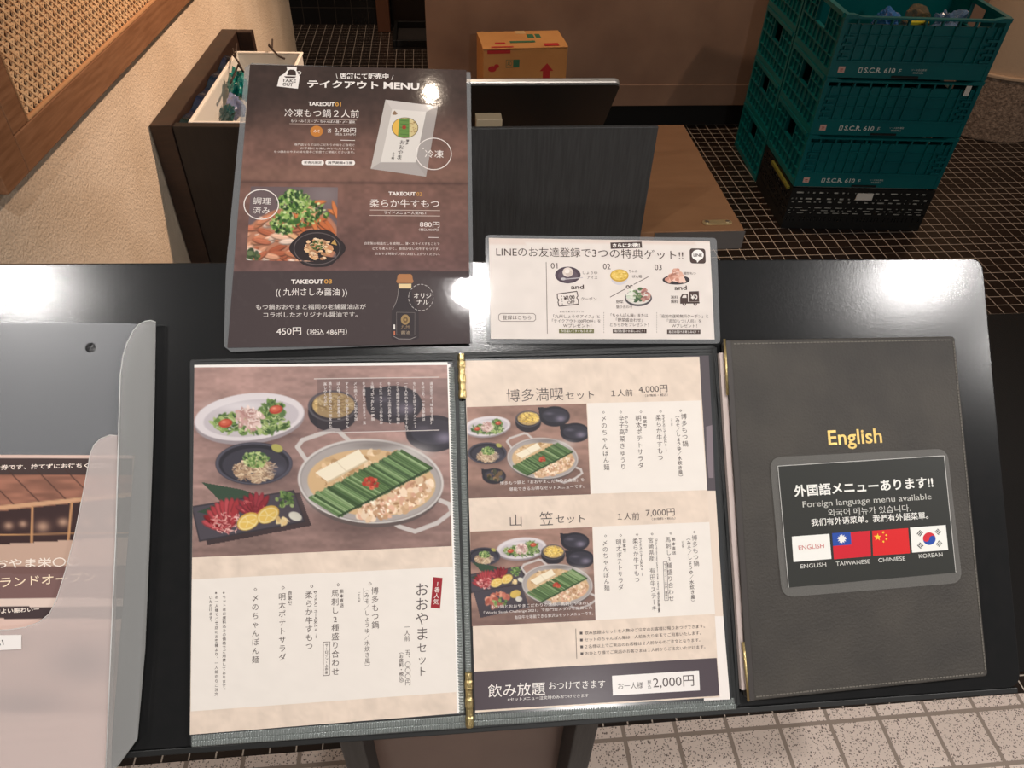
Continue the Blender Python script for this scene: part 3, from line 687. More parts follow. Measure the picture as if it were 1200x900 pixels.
# ---- bags and a packet in the top crate
def film(name, col, tr=0.5, rough=0.12):
    m, nt, b = base_mat(name); b.inputs['Base Color'].default_value = col; b.inputs['Roughness'].default_value = rough
    b.inputs['Coat Weight'].default_value = 1.0; b.inputs['Coat Roughness'].default_value = 0.05; b.inputs['Alpha'].default_value = 1 - tr
    return m
def crumple(name, c, r, m, seed, sub=4, amp=0.4):
    import bmesh
    bm = bmesh.new(); bmesh.ops.create_icosphere(bm, subdivisions=sub, radius=1.0); g = np.random.default_rng(seed)
    K = [(g.normal(0, 1, 3), g.uniform(2, 6), g.random() * 6) for _ in range(9)]
    for v in bm.verts:
        p = np.array(v.co); k = 1.0
        for d, f, ph in K: k += amp / 5 * (1 - 2 * abs(math.sin((p @ d) * f / 2 + ph)))
        v.co = Vector(p * max(k, 0.3) * np.array(r))
    me = bpy.data.meshes.new(name); bm.to_mesh(me); bm.free()
    o = link(name, me, m); o.location = c; return o
zt = ZTOP - 0.001
bags = [((0.20, 0.13), (0.048, 0.06, 0.055), film('blue_film', rgb(60, 120, 190), 0.25), 'crumpled blue plastic bag at the left in the open top crate', 0.040),
        ((0.30, 0.13), (0.048, 0.06, 0.06), film('amber_film', rgb(130, 110, 80), 0.45), 'crumpled clear amber bag beside the blue bag in the top crate', 0.030),
        ((0.41, 0.13), (0.055, 0.06, 0.06), film('pale_blue_film', rgb(120, 150, 190), 0.45), 'crumpled pale blue bag at the right end of the top crate', 0.036)]
for i, ((x, y), r, m, lb, dz) in enumerate(bags):
    p = cw(x, y); tag(crumple('plastic_bag', (p[0], p[1], zt - dz - 0.03), r, m, 20 + i), lb, 'bag', 'plastic bags in the top crate')
p = cw(0.255, 0.032); q = MB(); q.prism_x([(-0.012, -0.022), (0.014, -0.026), (0.010, 0.020), (-0.010, 0.022)], -0.03, 0.035)
pk = q.build('snack_packet', mat('yellow_packet', rgb(206, 196, 50), 0.35, col2=rgb(40, 34, 20), nscale=18, lo=0.48, hi=0.52), bevel=0.003)
pk.location = (p[0], p[1], zt - 0.045); tag(pk, 'yellow and black packet behind the front wall of the top crate', 'packet')

# ---- carton by the back wall
ca, cb = py(566, 57, 3.0), py(667, 57, 3.0)
ztop = float((ca[2] + cb[2]) / 2); bk = pz(558.5, 38, ztop); bk2 = pz(653, 37, ztop)
hd = float(min(bk[1] - ca[1], 0.33))
ang = math.atan2(bk[1] - ca[1], bk[0] - ca[0]) - math.pi / 2
cart = thing('carton', 'brown cardboard carton with red arrow print, standing by the brown wall', 'box')
cart.matrix_world = Matrix.Translation((ca[0], ca[1], 0)) @ Matrix.Rotation(min(max(ang, -0.12), 0.12), 4, 'Z')
cwid = float(cb[0] - ca[0]) / math.cos(ang) ; 
b = MB(); b.box(0, cwid, 0, hd, 0.0, ztop - 0.006); b.build('carton_body', M_CARD, cart, bevel=0.004)
f = MB(); f.add([(0, -0.001, ztop - 0.005), (cwid, -0.001, ztop - 0.004), (cwid, hd / 2 - 0.001, ztop), (0, hd / 2 - 0.001, ztop)] + [(0, -0.001, ztop - 0.001), (cwid, -0.001, ztop), (cwid, hd / 2 - 0.001, ztop + 0.004), (0, hd / 2 - 0.001, ztop + 0.004)],
      [(0, 3, 2, 1), (4, 5, 6, 7), (0, 1, 5, 4), (1, 2, 6, 5), (2, 3, 7, 6), (3, 0, 4, 7)]); f.build('top_flap', M_CARD, cart)
f = MB(); f.box(0, cwid, hd / 2 + 0.001, hd, ztop - 0.004, ztop + 0.002); f.build('top_flap', M_CARD, cart)
MB().box(cwid * 0.46, cwid * 0.58, hd * 0.80, hd + 0.001, ztop + 0.0022, ztop + 0.0028).build('tape', mat('parcel_tape', rgb(206, 170, 120), 0.3), cart)
red, grn = mat('red_carton_print', rgb(176, 36, 40), 0.7), mat('green_carton_print', rgb(50, 104, 76), 0.7)
g = MB(); yf = -0.0006
def fp(poly): g.add([(x * cwid, yf, ztop - d * cwid) for x, d in poly], [tuple(range(len(poly)))])
fp([(0.76, 0.18), (0.84, 0.27), (0.80, 0.27), (0.80, 0.37), (0.715, 0.37), (0.715, 0.27), (0.675, 0.27)])
g.build('arrow_print', red, cart); g = MB()
fp([(0.05, 0.02), (0.32, 0.02), (0.32, 0.06), (0.05, 0.06)]); g.build('strip_print', red, cart); g = MB(); fp([(0.06 + 0.05 * math.cos(a) + 0.05, 0.23 + 0.035 * math.sin(a)) for a in np.linspace(0, 6, 12)]); fp([(0.16 + 0.03 * math.cos(a), 0.20 + 0.025 * math.sin(a)) for a in np.linspace(0, 6, 10)])
g.build('fruit_print', red, cart)
g = MB(); fp([(0.355, 0.13), (0.43, 0.13), (0.43, 0.22), (0.355, 0.22)]); g.build('green_print', grn, cart)
g = MB(); fp([(0.27, 0.13), (0.35, 0.13), (0.35, 0.135), (0.275, 0.135), (0.275, 0.215), (0.35, 0.215), (0.35, 0.22), (0.27, 0.22)])
q = MB(); mesh_text(q, 'AO', 0.285, 0.150, 0.055, 0.05); g.add([(x * cwid, yf, ztop - (0.35 - d) * cwid) for x, d, _ in q.v], q.f)
g.build('green_print', grn, cart)
g = MB(); g.box(cwid * 0.16, cwid * 0.28, hd * 0.22, hd * 0.30, ztop + 0.0025, ztop + 0.0032); g.build('red_print', red, cart); g = MB(); g.box(cwid * 0.10, cwid * 0.36, hd * 0.03, hd * 0.09, ztop + 0.0008, ztop + 0.0014); g.build('red_print', red, cart); g = MB(); g.box(cwid * 0.73, cwid * 0.90, hd * 0.05, hd * 0.20, ztop + 0.0018, ztop + 0.0024); g.build('red_print', red, cart)
g = MB(); g.box(cwid * 0.58, cwid * 0.66, hd * 0.55, hd * 0.78, ztop + 0.002, ztop + 0.0026); g.box(cwid * 0.68, cwid * 0.74, hd * 0.55, hd * 0.78, ztop + 0.002, ztop + 0.0026); g.box(cwid * 0.34, cwid * 0.64, hd * 0.26, hd * 0.36, ztop + 0.0030, ztop + 0.0036); g.build('green_print', grn, cart)

# ---- reception desk behind the stand
ZD = 0.72
d0, d1, d2 = pz(757, 272, ZD), pz(873, 270, ZD), pz(801, 146, ZD)
YD, XD, XD2 = float(d0[1]), float(d1[0]), float(d2[0])
desk = thing('reception_desk', 'brown topped desk behind the stand with a tall black front panel', 'desk')
YDb = float(d2[1])
m = MB(); m.prism([(-0.12, YD), (XD, YD), (XD2, YDb), (-0.12, YDb)], ZD - 0.040, ZD); m.build('desk_top', M_TABLE, desk, bevel=0.0015)
m = MB(); m.prism([(0.41, YD - 0.002), (XD + 0.0015, YD - 0.002), (XD + 0.0015, YD - 0.0005), (0.41, YD - 0.0005)], ZD - 0.0405, ZD - 0.002); m.build('edge_strip', mat('grey_edge', rgb(70, 66, 64), 0.5), desk)
pt = py(772, 148.5, YD - 0.012)
MB().box(-0.12, float(pt[0]), YD - 0.012, YD - 0.003, 0.05, float(pt[2])).build('front_panel', M_BLACKWOOD, desk, bevel=0.0015)
MB().box(-0.10, 0.36, YD + 0.02, YDb - 0.03, 0.0, ZD - 0.041).build('cabinet', M_BLACKMATTE, desk)
b0, b1 = pz(823, 261.5, ZD + 0.001), pz(858, 261, ZD + 0.001)
bd = MB(); bd.prism(rrect(float(b0[0]), float(b1[0]), float(b0[1]) - 0.008, float(b0[1]) + 0.009, 0.0084, 5), ZD + 0.0003, ZD + 0.003)
badge = bd.build('name_plate', mat('brass_plate', rgb(196, 172, 126), 0.35, 0.7), desk, bevel=0.0008)
for xx in (float(b0[0]) + 0.009, float(b1[0]) - 0.009): MB().prism([(xx + 0.004 * math.cos(a), float(b0[1]) + 0.0005 + 0.004 * math.sin(a)) for a in np.linspace(0, 6.283, 13)[:-1]], ZD + 0.003, ZD + 0.0045).build('screw', M_STEEL, badge)

# tablet standing on the desk, seen from behind
tr_, br_ = py(727, 97, YD + 0.10), py(702, 145, YD + 0.20)
tl_ = py(530, 97, YD + 0.10)
tab = thing('tablet', 'large tablet with silver edge tilted on a stand behind the black desk panel', 'tablet')
x0, x1 = float(tl_[0]), float(tr_[0]); yt, zt_, yb, zb_ = float(tr_[1]), float(tr_[2]), float(br_[1]), float(br_[2])
up = np.array([0, yt - yb, zt_ - zb_]); Lt = float(np.linalg.norm(up)) + 0.03; up /= np.linalg.norm(up); nn = np.array([0, -up[2], up[1]])
nn = np.array([0, -abs(up[2]), -abs(up[1])]) if nn[2] > 0 else nn
org = np.array([x0, yt, zt_]) - up * Lt
tab.matrix_world = Matrix(((1, up[0], nn[0], org[0]), (0, up[1], nn[1], org[1]), (0, up[2], nn[2], org[2]), (0, 0, 0, 1)))
wT = x1 - x0
MB().prism(rrect(0, wT, 0, Lt, 0.012), 0.001, 0.004).build('back_shell', mat('dark_tablet_back', rgb(36, 36, 35), 0.5), tab)
MB().prism(rrect(-0.0008, wT + 0.0008, -0.0008, Lt + 0.0008, 0.0125), -0.010, 0.0005).build('silver_rim', mat('silver_rim', rgb(206, 198, 190), 0.3, 0.8), tab, bevel=0.003)
MB().box(wT * 0.82, wT * 0.87, Lt + 0.0009, Lt + 0.002, -0.007, -0.004).build('button', M_STEEL, tab)
MB().prism(rrect(0.004, wT - 0.004, 0.004, Lt - 0.004, 0.01), -0.0108, -0.0102).build('screen', mat('dark_screen', rgb(12, 12, 14), 0.1), tab)
sb = py(645, 138, YD + 0.13)
ts = thing('tablet_stand', 'low dark stand block under the tablet on the desk', 'stand')
MB().box(0.20, 0.28, YD + 0.12, YD + 0.20, ZD + 0.0005, ZD + 0.012).build('foot', M_BLACKMATTE, ts, bevel=0.002)
MB().box(0.225, 0.255, YD + 0.15, YD + 0.165, ZD + 0.0125, ZD + 0.085).build('neck', M_BLACKMATTE, ts, bevel=0.002)
wb = py(578, 140, YD + 0.055)
bx_small = MB().box(float(wb[0]) - 0.030, float(wb[0]) + 0.016, float(wb[1]), float(wb[1]) + 0.03, ZD + 0.0005, float(wb[2])).build('small_box', mat('ivory_box', rgb(150, 134, 110), 0.5), bevel=0.001)
tag(bx_small, 'small ivory box on the desk just behind the black panel', 'box')

# ---- dark wooden box with white bin by the left wall
HZ = 0.632
def wl(x, y, z=HZ): p = pz(x, y, z) - WO; return np.array([p @ WNR, p @ WD])
c0, c1 = wl(180, 147), wl(265, 34)
bx0, by0, by1 = WOFF + 0.003, float(c0[1]), float(c1[1]); bw = 0.46
box = thing('umbrella_box', 'dark stained open wooden box on the floor against the cream wall', 'box', WM)
tl2 = float(wl(203, 143)[0])
MB().box(bx0, tl2, by0, by1, 0.0, HZ).build('side_board', M_DARKWOOD, box, bevel=0.002)
MB().box(tl2 + 0.0005, bw, by0 + 0.004, by0 + 0.030, 0.0, HZ - 0.004).build('front_board', mat('black_wood_shaded', rgb(34, 28, 25), 0.55, col2=rgb(28, 23, 21), nscale=12, stretch=(14, 2, 2), detail=6), box, bevel=0.002)  # black grained board, its tone lowered further to paint in the front's shade
rt2 = float(wl(278, 33)[0])
MB().box(tl2 + 0.0005, max(rt2, tl2 + 0.05), by1 - 0.03, by1, 0.0, HZ).build('back_post', M_DARKWOOD, box, bevel=0.002)
MB().box(bw - 0.03, bw, by0 + 0.031, by1 - 0.42, 0.0, HZ - 0.004).build('side_board', M_DARKWOOD, box, bevel=0.002)
MB().box(tl2 + 0.0005, bw - 0.0305, by0 + 0.031, by1 - 0.031, 0.02, 0.04).build('floor_board', M_DARKWOOD, box)
ZB = HZ - 0.01
e0, e1, e2 = wl(228, 141, ZB), wl(277, 62.5, ZB), wl(354, 63.5, ZB)
bi = thing('white_bin', 'white rectangular plastic bin inside the dark wooden box', 'bin', WM)
X0, X1, Y0, Y1 = float(e1[0]), min(float(e2[0]), bw - 0.036), by0 + 0.036, float(e1[1]); wt = 0.006
m = MB(); m.box(X0, X0 + wt, Y0, Y1, 0.045, ZB); m.build('side_wall', M_WHITEPL, bi); m = MB(); m.box(X1 - wt, X1, Y0, Y1, 0.045, ZB); m.build('side_wall', M_WHITEPL, bi)
m = MB(); m.box(X0 + wt, X1 - wt, Y1 - wt, Y1, 0.045, ZB); m.build('end_wall', M_WHITEPL, bi); m = MB(); m.box(X0 + wt, X1 - wt, Y0, Y0 + wt, 0.045, ZB); m.build('end_wall', M_WHITEPL, bi)
m = MB(); m.box(X0 + wt, X1 - wt, Y0 + wt, Y1 - wt, 0.30, 0.306); m.build('bin_floor', M_WHITEPL, bi)
m = MB()
for a in ((X0 - 0.004, X0 + wt, Y0 - 0.003, Y1 + 0.004), (X1 - wt, X1 + 0.004, Y0 - 0.003, Y1 + 0.004)): m.box(*a, ZB + 0.0005, ZB + 0.006)
for a in ((X0 + wt, X1 - wt, Y1 - wt, Y1 + 0.004), (X0 + wt, X1 - wt, Y0 - 0.003, Y0 + wt)): m.box(*a, ZB + 0.0005, ZB + 0.006)
m.build('bin_rim', mat('bright_rim', rgb(240, 236, 228), 0.35), bi, bevel=0.002)
m = MB(); n = 18; V = []
for i in range(n):
    y = Y0 + (Y1 - Y0) * i / (n - 1)
    for x in (tl2 + 0.004, X0 - 0.008): V.append((x, y, HZ - 0.016 + 0.006 * math.sin(i * 1.3) - 0.010 * (x > tl2 + 0.01)))
V += [(a, b_, c - 0.03) for a, b_, c in V]; k2 = 2 * n
F = [(2 * i, 2 * i + 1, 2 * i + 3, 2 * i + 2) for i in range(n - 1)] + [(k2 + 2 * i, k2 + 2 * i + 2, k2 + 2 * i + 3, k2 + 2 * i + 1) for i in range(n - 1)]
m.add(V, F); o = m.build('folded_sleeves', mat('dark_sheen_film', rgb(14, 34, 34), 0.25, col2=rgb(26, 34, 66), nscale=5, stretch=(1, 1.4, 1), coat=0.6), matrix=WM, smooth=True)
tag(o, 'strip of dark blue green plastic sleeves between white bin and left board of the box', 'plastic sleeves')
def at_wall(x, y, z): return WM @ Vector((*wl(x, y, z), z))
tb1 = crumple('teal_bag', at_wall(279, 102, 0.60), (0.035, 0.045, 0.05), film('teal_film', rgb(0, 120, 116), 0.0, 0.3), 41); tag(tb1, 'crumpled teal plastic bag in the white bin, beside the poster edge', 'bag')
tb2 = crumple('blue_grey_bag', at_wall(276, 124, 0.57), (0.03, 0.03, 0.04), film('bluegrey_film', rgb(120, 132, 170), 0.15, 0.25), 42); tag(tb2, 'pale blue grey plastic bag in the white bin, nearest the box front', 'bag')
tb3 = crumple('dark_teal_bag', at_wall(266, 134, 0.585), (0.025, 0.02, 0.03), film('dark_teal_film', rgb(0, 70, 74), 0.0, 0.3), 43); tag(tb3, 'dark teal scrap of plastic low in the front corner of the white bin', 'bag')
for i, (pts, lb) in enumerate((([(273, 57), (276, 68), (280, 74), (285, 84), (279, 76), (275, 88), (270, 97)], 'knotted brown string over the left rim of the white bin'), ([(315, 52), (319, 58), (323, 62), (327, 66), (334, 69)], 'knotted brown string over the back rim of the white bin'))):
    q = [at_wall(x, y, HZ + 0.012 + 0.008 * (j % 2)) for j, (x, y) in enumerate(pts)]
    m = MB(); m.tube(q, 0.003, 6); m.tube([q[0] + Vector((0.012, 0.01, 0.012)), q[1], q[1] + Vector((-0.012, 0.016, 0.006))], 0.0026, 6)
    tag(m.build('string', mat('brown_string', rgb(54, 40, 34), 0.8), smooth=True), lb, 'string', 'strings at the white bin')

# ================================================================== printed things on the stand
M_PRINT = print_mat('glossy_print', rough=0.55, coat=0.2, coat_rough=0.22, bump=0.02)
M_LAM = print_mat('laminated_print', rough=0.6, coat=0.8, coat_rough=0.05, bump=0.03, bscale=160.0)
M_POUCH = clear_mat('laminate_film', rgb(146, 148, 150), 0.34, 0.12)
M_GOLD = mat('gold_foil', rgb(212, 190, 136), 0.34, 1.0, bump=0.35, bscale=500)
WHITE, PAPER, BEIGE, INK = (240, 234, 228), (233, 225, 217), (224, 206, 190), (92, 82, 80)
KIT = '（みそ／しょうゆ／水炊き風）'

def stone_bg(col, amt=0.06, seed=21):
    def fn(X, Y):
        p = Paint(X, Y, col); n = vnoise(X, Y, 14, 12, seed) * 0.6 + vnoise(X, Y, 4, 4, seed + 1) * 0.4; p.mul(1 - amt + 2 * amt * n); return p.I
    return fn
def quad_on(s, q, nx, ny, fn, layer=0): s.image(q, nx, ny, fn, layer)

# ------------------------------------------------------------------ the open menu: left page
def left_page(parent, z):
    s = Sheet(lambda x, y: loc(x, y, z))
    tl, tr, br, bl = (227.8, 430), (524, 427), (535.5, 836), (222.5, 861)
    s.image((tl, tr, br, bl), 90, 120, stone_bg(BEIGE), 0)
    s.poly([(227.6, 427.6), (524.5, 424.2), (524.6, 427.6), (227.6, 430.6)], (238, 234, 230), 2); s.poly([(524, 427), (527.5, 427), (539.5, 836), (535.4, 836)], (238, 234, 230), 0)
    def photo(X, Y):
        p = Paint(X, Y, (150, 121, 114)); wood(p, 31)
        p.mul(1.08 - 0.2 * np.clip((Y - 590) / 60, 0, 1))
        plate_salad(p, 292.3, 490, 1.0); bowl_noodle(p, 390, 478, 1.0)
        bowl_dark(p, 462, 474, 1.0); bowl_dark(p, 508, 508, 0.98)
        plate_motsu(p, 297.6, 543.2, 1.0); plate_sashimi(p, 291, 604, 1.0); pot(p, 434.4, 563.8, 1.0)
        p.mix(((Y > 443.5) & (Y < 506) & (X > 372)) * 0.30, (70, 58, 62))
        return p.I
    s.image((tl, tr, (529.2, 640), (225.2, 653.3)), 360, 270, photo, 1)
    for y0, y1 in ((444, 442), (507.8, 504)): s.line([(368, y0), (515, y1)], 0.9, (206, 196, 192), 3)
    cols = ['満足定食の《味を守る鍋》', 'をはじめ、一年の季節は', 'を使用した店サイドメニュー', '一番人気のもつやわら牛すもつ', 'つとで期間大衆受きで始め', 'を入れた一上品な具合して', 'ともに一ランク上の仕込み', '土鍋《かつお》の一種類', 'をご用意しております。宝', '〆の鍋スープに旨みを加', 'するとで、海の幸ももちゃん', 'ぽん麺、ご当地名産の一', '満たま名物めんの一味をおた']
    for i, t in enumerate(cols):
        x = 505.5 - 9.9 * i; s.vtext(t, x, 447.5, x + 0.8, 447 + 4.2 * len(t), 3.7, (214, 205, 202), 4)
    s.vtext('楽しみください', 381, 448, 381.5, 476, 3.7, (214, 205, 202), 4)
    s.image(((225, 679), (530.5, 664.2), (534.6, 811), (223.6, 833.6)), 40, 30, stone_bg(PAPER, 0.012, 4), 1)
    s.poly([(507.6, 676.2), (518.6, 677.2), (515.7, 713.3), (504.7, 712.1)], (152, 36, 46), 2)
    s.vtext('1番人気', 513.2, 680.5, 510.7, 708.5, 6.3, WHITE, 4)
    s.vtext('おおやま', 494.4, 682, 494.6, 751, 15.5, INK, 4); s.vtext('セット', 494.6, 752, 494.8, 793.5, 11.5, INK, 4)
    s.vtext('一人前', 477, 731.5, 477.2, 751.5, 6.4, INK, 4); s.vtext('五、〇〇〇円', 477.8, 761, 478, 803, 6.8, INK, 4)
    s.vtext('（お席料・税込）', 470.3, 761, 470.4, 803, 5, INK, 4)
    s.vtext('博多もつ鍋', 439.3, 687.3, 440, 737.2, 8.4, INK, 4); s.vtext(KIT, 430, 687, 430.6, 785, 6.2, INK, 4)
    s.vtext('一番人気', 420.8, 692.6, 421, 706, 3, INK, 4); s.line([(426, 689), (426.2, 703)], 0.4, INK, 3)
    s.vtext('馬刺し2種盛り合わせ', 392.7, 690, 393.2, 792, 8.6, INK, 4); s.vtext('熊本直送', 400.3, 690, 400.5, 712, 4.6, INK, 4)
    s.line([(379, 752.5), (386.5, 752), (386.3, 791.2), (378.9, 791.8)], 0.6, INK, 3, True)
    s.vtext('サーロイン・上赤身', 382.8, 754, 382.6, 790, 3.6, INK, 4)
    s.vtext('柔らか牛すもつ', 362, 692.2, 362.4, 762, 8.4, INK, 4); s.vtext('サイドメニュー人気No.1', 369.6, 692, 370.4, 748, 4.4, INK, 4)
    s.vtext('明太ポテトサラダ', 330.6, 694, 331, 775, 8.2, INK, 4); s.vtext('自家製', 339.7, 692, 339.9, 709.8, 4.8, INK, 4)
    s.vtext('〆のちゃんぽん麺', 299.2, 696, 299.6, 778, 8.2, INK, 4)
    for x, y in ((433.8, 684), (396.4, 685.3), (365.3, 687), (331.8, 688.6), (299.3, 690.6)):
        s.line([(x, y - 1.7), (x + 1.7, y), (x, y + 1.7), (x - 1.7, y)], 0.5, INK, 3, True)
    s.vtext('※セットはお席料込みの価格でご用意しております。', 263, 692, 262.6, 811, 3.9, INK, 4)
    s.vtext('※お一人様でご来店のお客様より、一人前からご注文', 254, 692, 253.6, 816, 3.9, INK, 4)
    s.vtext('いただけます。', 247.2, 698, 247, 731, 3.9, INK, 4)
    return s.build('printed_page', M_PRINT, parent, z)

def set_photo(kind):
    def fn(X, Y):
        p = Paint(X, Y, (152, 120, 108)); wood(p, 41 + kind)
        if kind == 0:
            plate_salad(p, 571, 500, 0.42, 50); bowl_noodle(p, 619, 492, 0.52, 51, [(232, 200, 104), (214, 176, 82), (240, 214, 130)])
            bowl_dark(p, 650, 488, 0.54); bowl_dark(p, 674, 507, 0.52); plate_motsu(p, 571, 531, 0.50, 52)
            bowl_dark(p, 579, 558, 0.42); p.scatter(34, 580, 557, 9, 6, 2.0, [(120, 96, 70), (70, 70, 52), (150, 120, 84)], 54)
            pot(p, 636, 537, 0.485, 55); p.mix((Y > 560) * np.clip((Y - 560) / 12, 0, 1) * 0.28, (60, 48, 50))
        else:
            plate_salad(p, 611, 643, 0.45, 60); bowl_noodle(p, 648, 648, 0.48, 61, [(232, 200, 104), (214, 176, 82), (240, 214, 130)])
            bowl_dark(p, 674, 635, 0.50); bowl_dark(p, 680, 655, 0.50); plate_motsu(p, 567, 652, 0.42, 62)
            plate_sashimi(p, 582, 679, 0.52, 63); p.poly([(555, 694), (612, 685), (620, 712), (563, 724)], (72, 66, 74))
            p.scatter(30, 583, 702, 13, 9, 3.2, [(196, 120, 100), (214, 150, 124), (170, 92, 76)], 64, rot=-20); p.scatter(14, 586, 706, 9, 5, 2.0, GREENS, 65)
            p.ell(604, 696, 6.5, 4.5, (222, 190, 96), -20); p.ell(608, 702, 4, 3, (226, 222, 210))
            pot(p, 653, 685, 0.485, 66); p.mix((Y > 704) * np.clip((Y - 704) / 12, 0, 1) * 0.30, (60, 48, 50))
        return p.I
    return fn

# ------------------------------------------------------------------ the open menu: right page
def right_page(parent, z):
    s = Sheet(lambda x, y: loc(x, y, z))
    q = ((544.6, 422.7), (819.5, 418), (843.3, 817), (557, 835))
    s.image(q, 90, 120, stone_bg(BEIGE, 0.05, 71), 0)
    s.text('博多満喫', 593.8, 471.2, 660.3, 468.8, 15, INK, 4, -0.004); s.text('セット', 663, 468.4, 696.4, 467, 9, INK, 4)
    s.text('１人前', 716.3, 464.8, 741.5, 464, 8, INK, 4); s.text('4,000円', 748.7, 461.2, 782.4, 459.8, 9, INK, 4); s.text('（お席料・税込）', 756, 465.2, 782.6, 464.2, 3.2, INK, 4)
    s.image(((547, 477.1), (687.1, 472.9), (692, 579.3), (549.2, 584.2)), 230, 178, set_photo(0), 1)
    s.image(((688, 472.5), (821, 469.3), (828.4, 574.2), (692.7, 578.6)), 20, 20, stone_bg(PAPER, 0.012, 4), 1)
    w = (228, 220, 216)
    s.text('博多もつ鍋と「おおやまこだわりの逸品」を', 586, 568.4, 684.6, 564, 4.2, w, 4); s.text('堪能できるお得なセットメニューです。', 596.6, 575.4, 684.6, 571.8, 4.2, w, 4)
    V = s.vtext
    V('〆のちゃんぽん麺', 707.2, 486.5, 711, 551.5, 6.8, INK); V('辛子高菜きゅうり', 727.9, 486, 730.5, 551, 6.8, INK); V('やみつき', 733.7, 487, 734.2, 507, 4.4, INK)
    V('明太ポテトサラダ', 747.8, 486, 751.3, 549.2, 6.8, INK); V('自家製', 755.4, 486.6, 756, 501.4, 4.2, INK)
    V('柔らか牛すもつ', 771.4, 485.4, 773.9, 540, 6.8, INK); V('サイドメニュー人気No.1', 776.9, 486, 780.8, 529, 3.8, INK)
    V('博多もつ鍋', 801, 484, 803.2, 524, 6.8, INK); V(KIT, 793.4, 484, 797.9, 562, 5, INK); V('一番人気', 786.9, 489.8, 787.3, 499, 2.4, INK)
    for a, b in ((97, 243), (210, 242), (343, 240), (473, 237), (605, 232)):
        x, y = 690 + a / 5.626, 440 + b / 5.626; s.line([(x, y - 1.3), (x + 1.3, y), (x, y + 1.3), (x - 1.3, y)], 0.45, INK, 3, True)
    s.text('山', 597.6, 617, 611.4, 616.6, 14, INK, 4, -0.004); s.text('笠', 632.6, 615.8, 648, 615.2, 16, INK, 4, -0.004); s.text('セット', 651, 613.2, 685.4, 612.6, 9.5, INK, 4)
    s.text('１人前', 723.8, 609.4, 749.2, 609, 8.5, INK, 4); s.text('7,000円', 757, 606, 790.8, 604.6, 9.2, INK, 4); s.text('（お席料・税込）', 763.8, 609.8, 791.3, 608.8, 3.2, INK, 4)
    s.image(((551, 623), (694, 617.6), (698, 727), (553, 734)), 230, 178, set_photo(1), 1)
    s.image(((694.4, 617.2), (831.3, 611.6), (838, 719.5), (698, 726.6)), 20, 20, stone_bg(PAPER, 0.012, 4), 1)
    s.text('もつ鍋とおおやまこだわりの逸品、馬刺しや味わい', 576, 713.4, 692, 708.4, 4.2, w, 4)
    s.text('「World Steak Challenge 2021」で部門金メダルを受賞した', 567, 720.4, 694, 714, 4.2, w, 4); s.text('有田牛を堪能できる贅沢なセットメニューです。', 603, 725.6, 695, 720.4, 4.2, w, 4)
    V('〆のちゃんぽん麺', 708.7, 632.5, 711.3, 692.5, 6.5, INK); V('明太ポテトサラダ', 724.7, 631.4, 727.7, 691.6, 6.5, INK); V('自家製', 731.4, 631.2, 732, 647.4, 4.2, INK)
    V('柔らか牛すもつ', 744.2, 630.2, 746.5, 683, 6.5, INK); V('サイドメニュー人気No.1', 750.2, 630.2, 752.4, 675, 3.8, INK)
    V('宮崎県産　有田牛ステーキ', 762.3, 629.3, 766.8, 716.5, 6.5, INK); V('「World Steak Challenge 2021」で金メダルを獲得・受賞', 768.6, 630, 772.4, 717, 3.2, INK)
    V('馬刺し3種盛り合わせ', 782.4, 628.4, 786.9, 705, 6.5, INK); V('熊本直送', 789.2, 629.4, 790, 650.4, 4, INK)
    s.line([(777.2, 658.6), (781.6, 658.2), (783.2, 703.4), (778.8, 703.8)], 0.5, INK, 3, True); V('サーロイン・上赤身・霜降り', 779.3, 660, 781, 702.5, 2.8, INK)
    V('博多もつ鍋', 813.5, 626.5, 816.2, 664, 6.5, INK); V(KIT, 806.4, 627.5, 812.6, 708.4, 5, INK); V('一番人気', 799.8, 633.3, 800.3, 641.5, 2.4, INK)
    for a, b in ((110, 270), (210, 267), (318, 262), (417, 258), (540, 253), (695, 245)):
        x, y = 690 + a / 5.626, 580 + b / 5.626; s.line([(x, y - 1.3), (x + 1.3, y), (x, y + 1.3), (x - 1.3, y)], 0.45, INK, 3, True)
    s.line([(674.7, 736.6), (675.9, 771.8)], 0.7, (120, 106, 100), 3)
    for (x, y, xe, ye), t in zip(((681, 742, 826, 735.4), (681.3, 750, 821.4, 743.4), (681.6, 758, 820.6, 751.6), (681.9, 766, 826.5, 759.6)),
            ('飲み放題はセットを人数分ご注文のお客様に限りおつけできます。', 'セットのちゃんぽん麺は一人前あたり半玉でご用意いたします。', '２名様以上でご来店のお客様は２人前からのご注文となります。', 'おひとり様でご来店のお客さまは１人前からご注文いただけます。')):
        s.rect(x - 1.6, y - 1.6, x + 1.6, y + 1.6, (84, 72, 70), 3); s.text(t, x + 4, y + 1.9, xe, ye + 0.3, 4.4, INK, 4)
    s.poly([(554.9, 787.2), (839.8, 771), (843.2, 815.4), (556.9, 832.5)], (78, 68, 74), 1)
    s.text('飲み放題', 572, 817.4, 639, 814.2, 15.5, WHITE, 4); s.text('おつけできます', 643.3, 808.4, 709.3, 805.6, 9, WHITE, 4)
    s.text('※セットメニュー注文時のみおつけできます', 594.9, 821.8, 689.6, 816.8, 4.2, WHITE, 4)
    s.poly([(717.2, 791.9), (819, 785.7), (820.2, 809), (718.2, 815)], (236, 230, 226), 2)
    s.text('お一人様', 724.4, 808, 753.6, 806.6, 7.8, INK, 4); s.text('税', 758.7, 801.7, 763.1, 801.4, 4.6, INK, 4); s.text('込', 758.9, 806.9, 763.3, 806.6, 4.6, INK, 4)
    s.text('2,000円', 765.5, 807.2, 813.5, 804.2, 13.5, INK, 4)
    return s.build('printed_page', M_PRINT, parent, z)

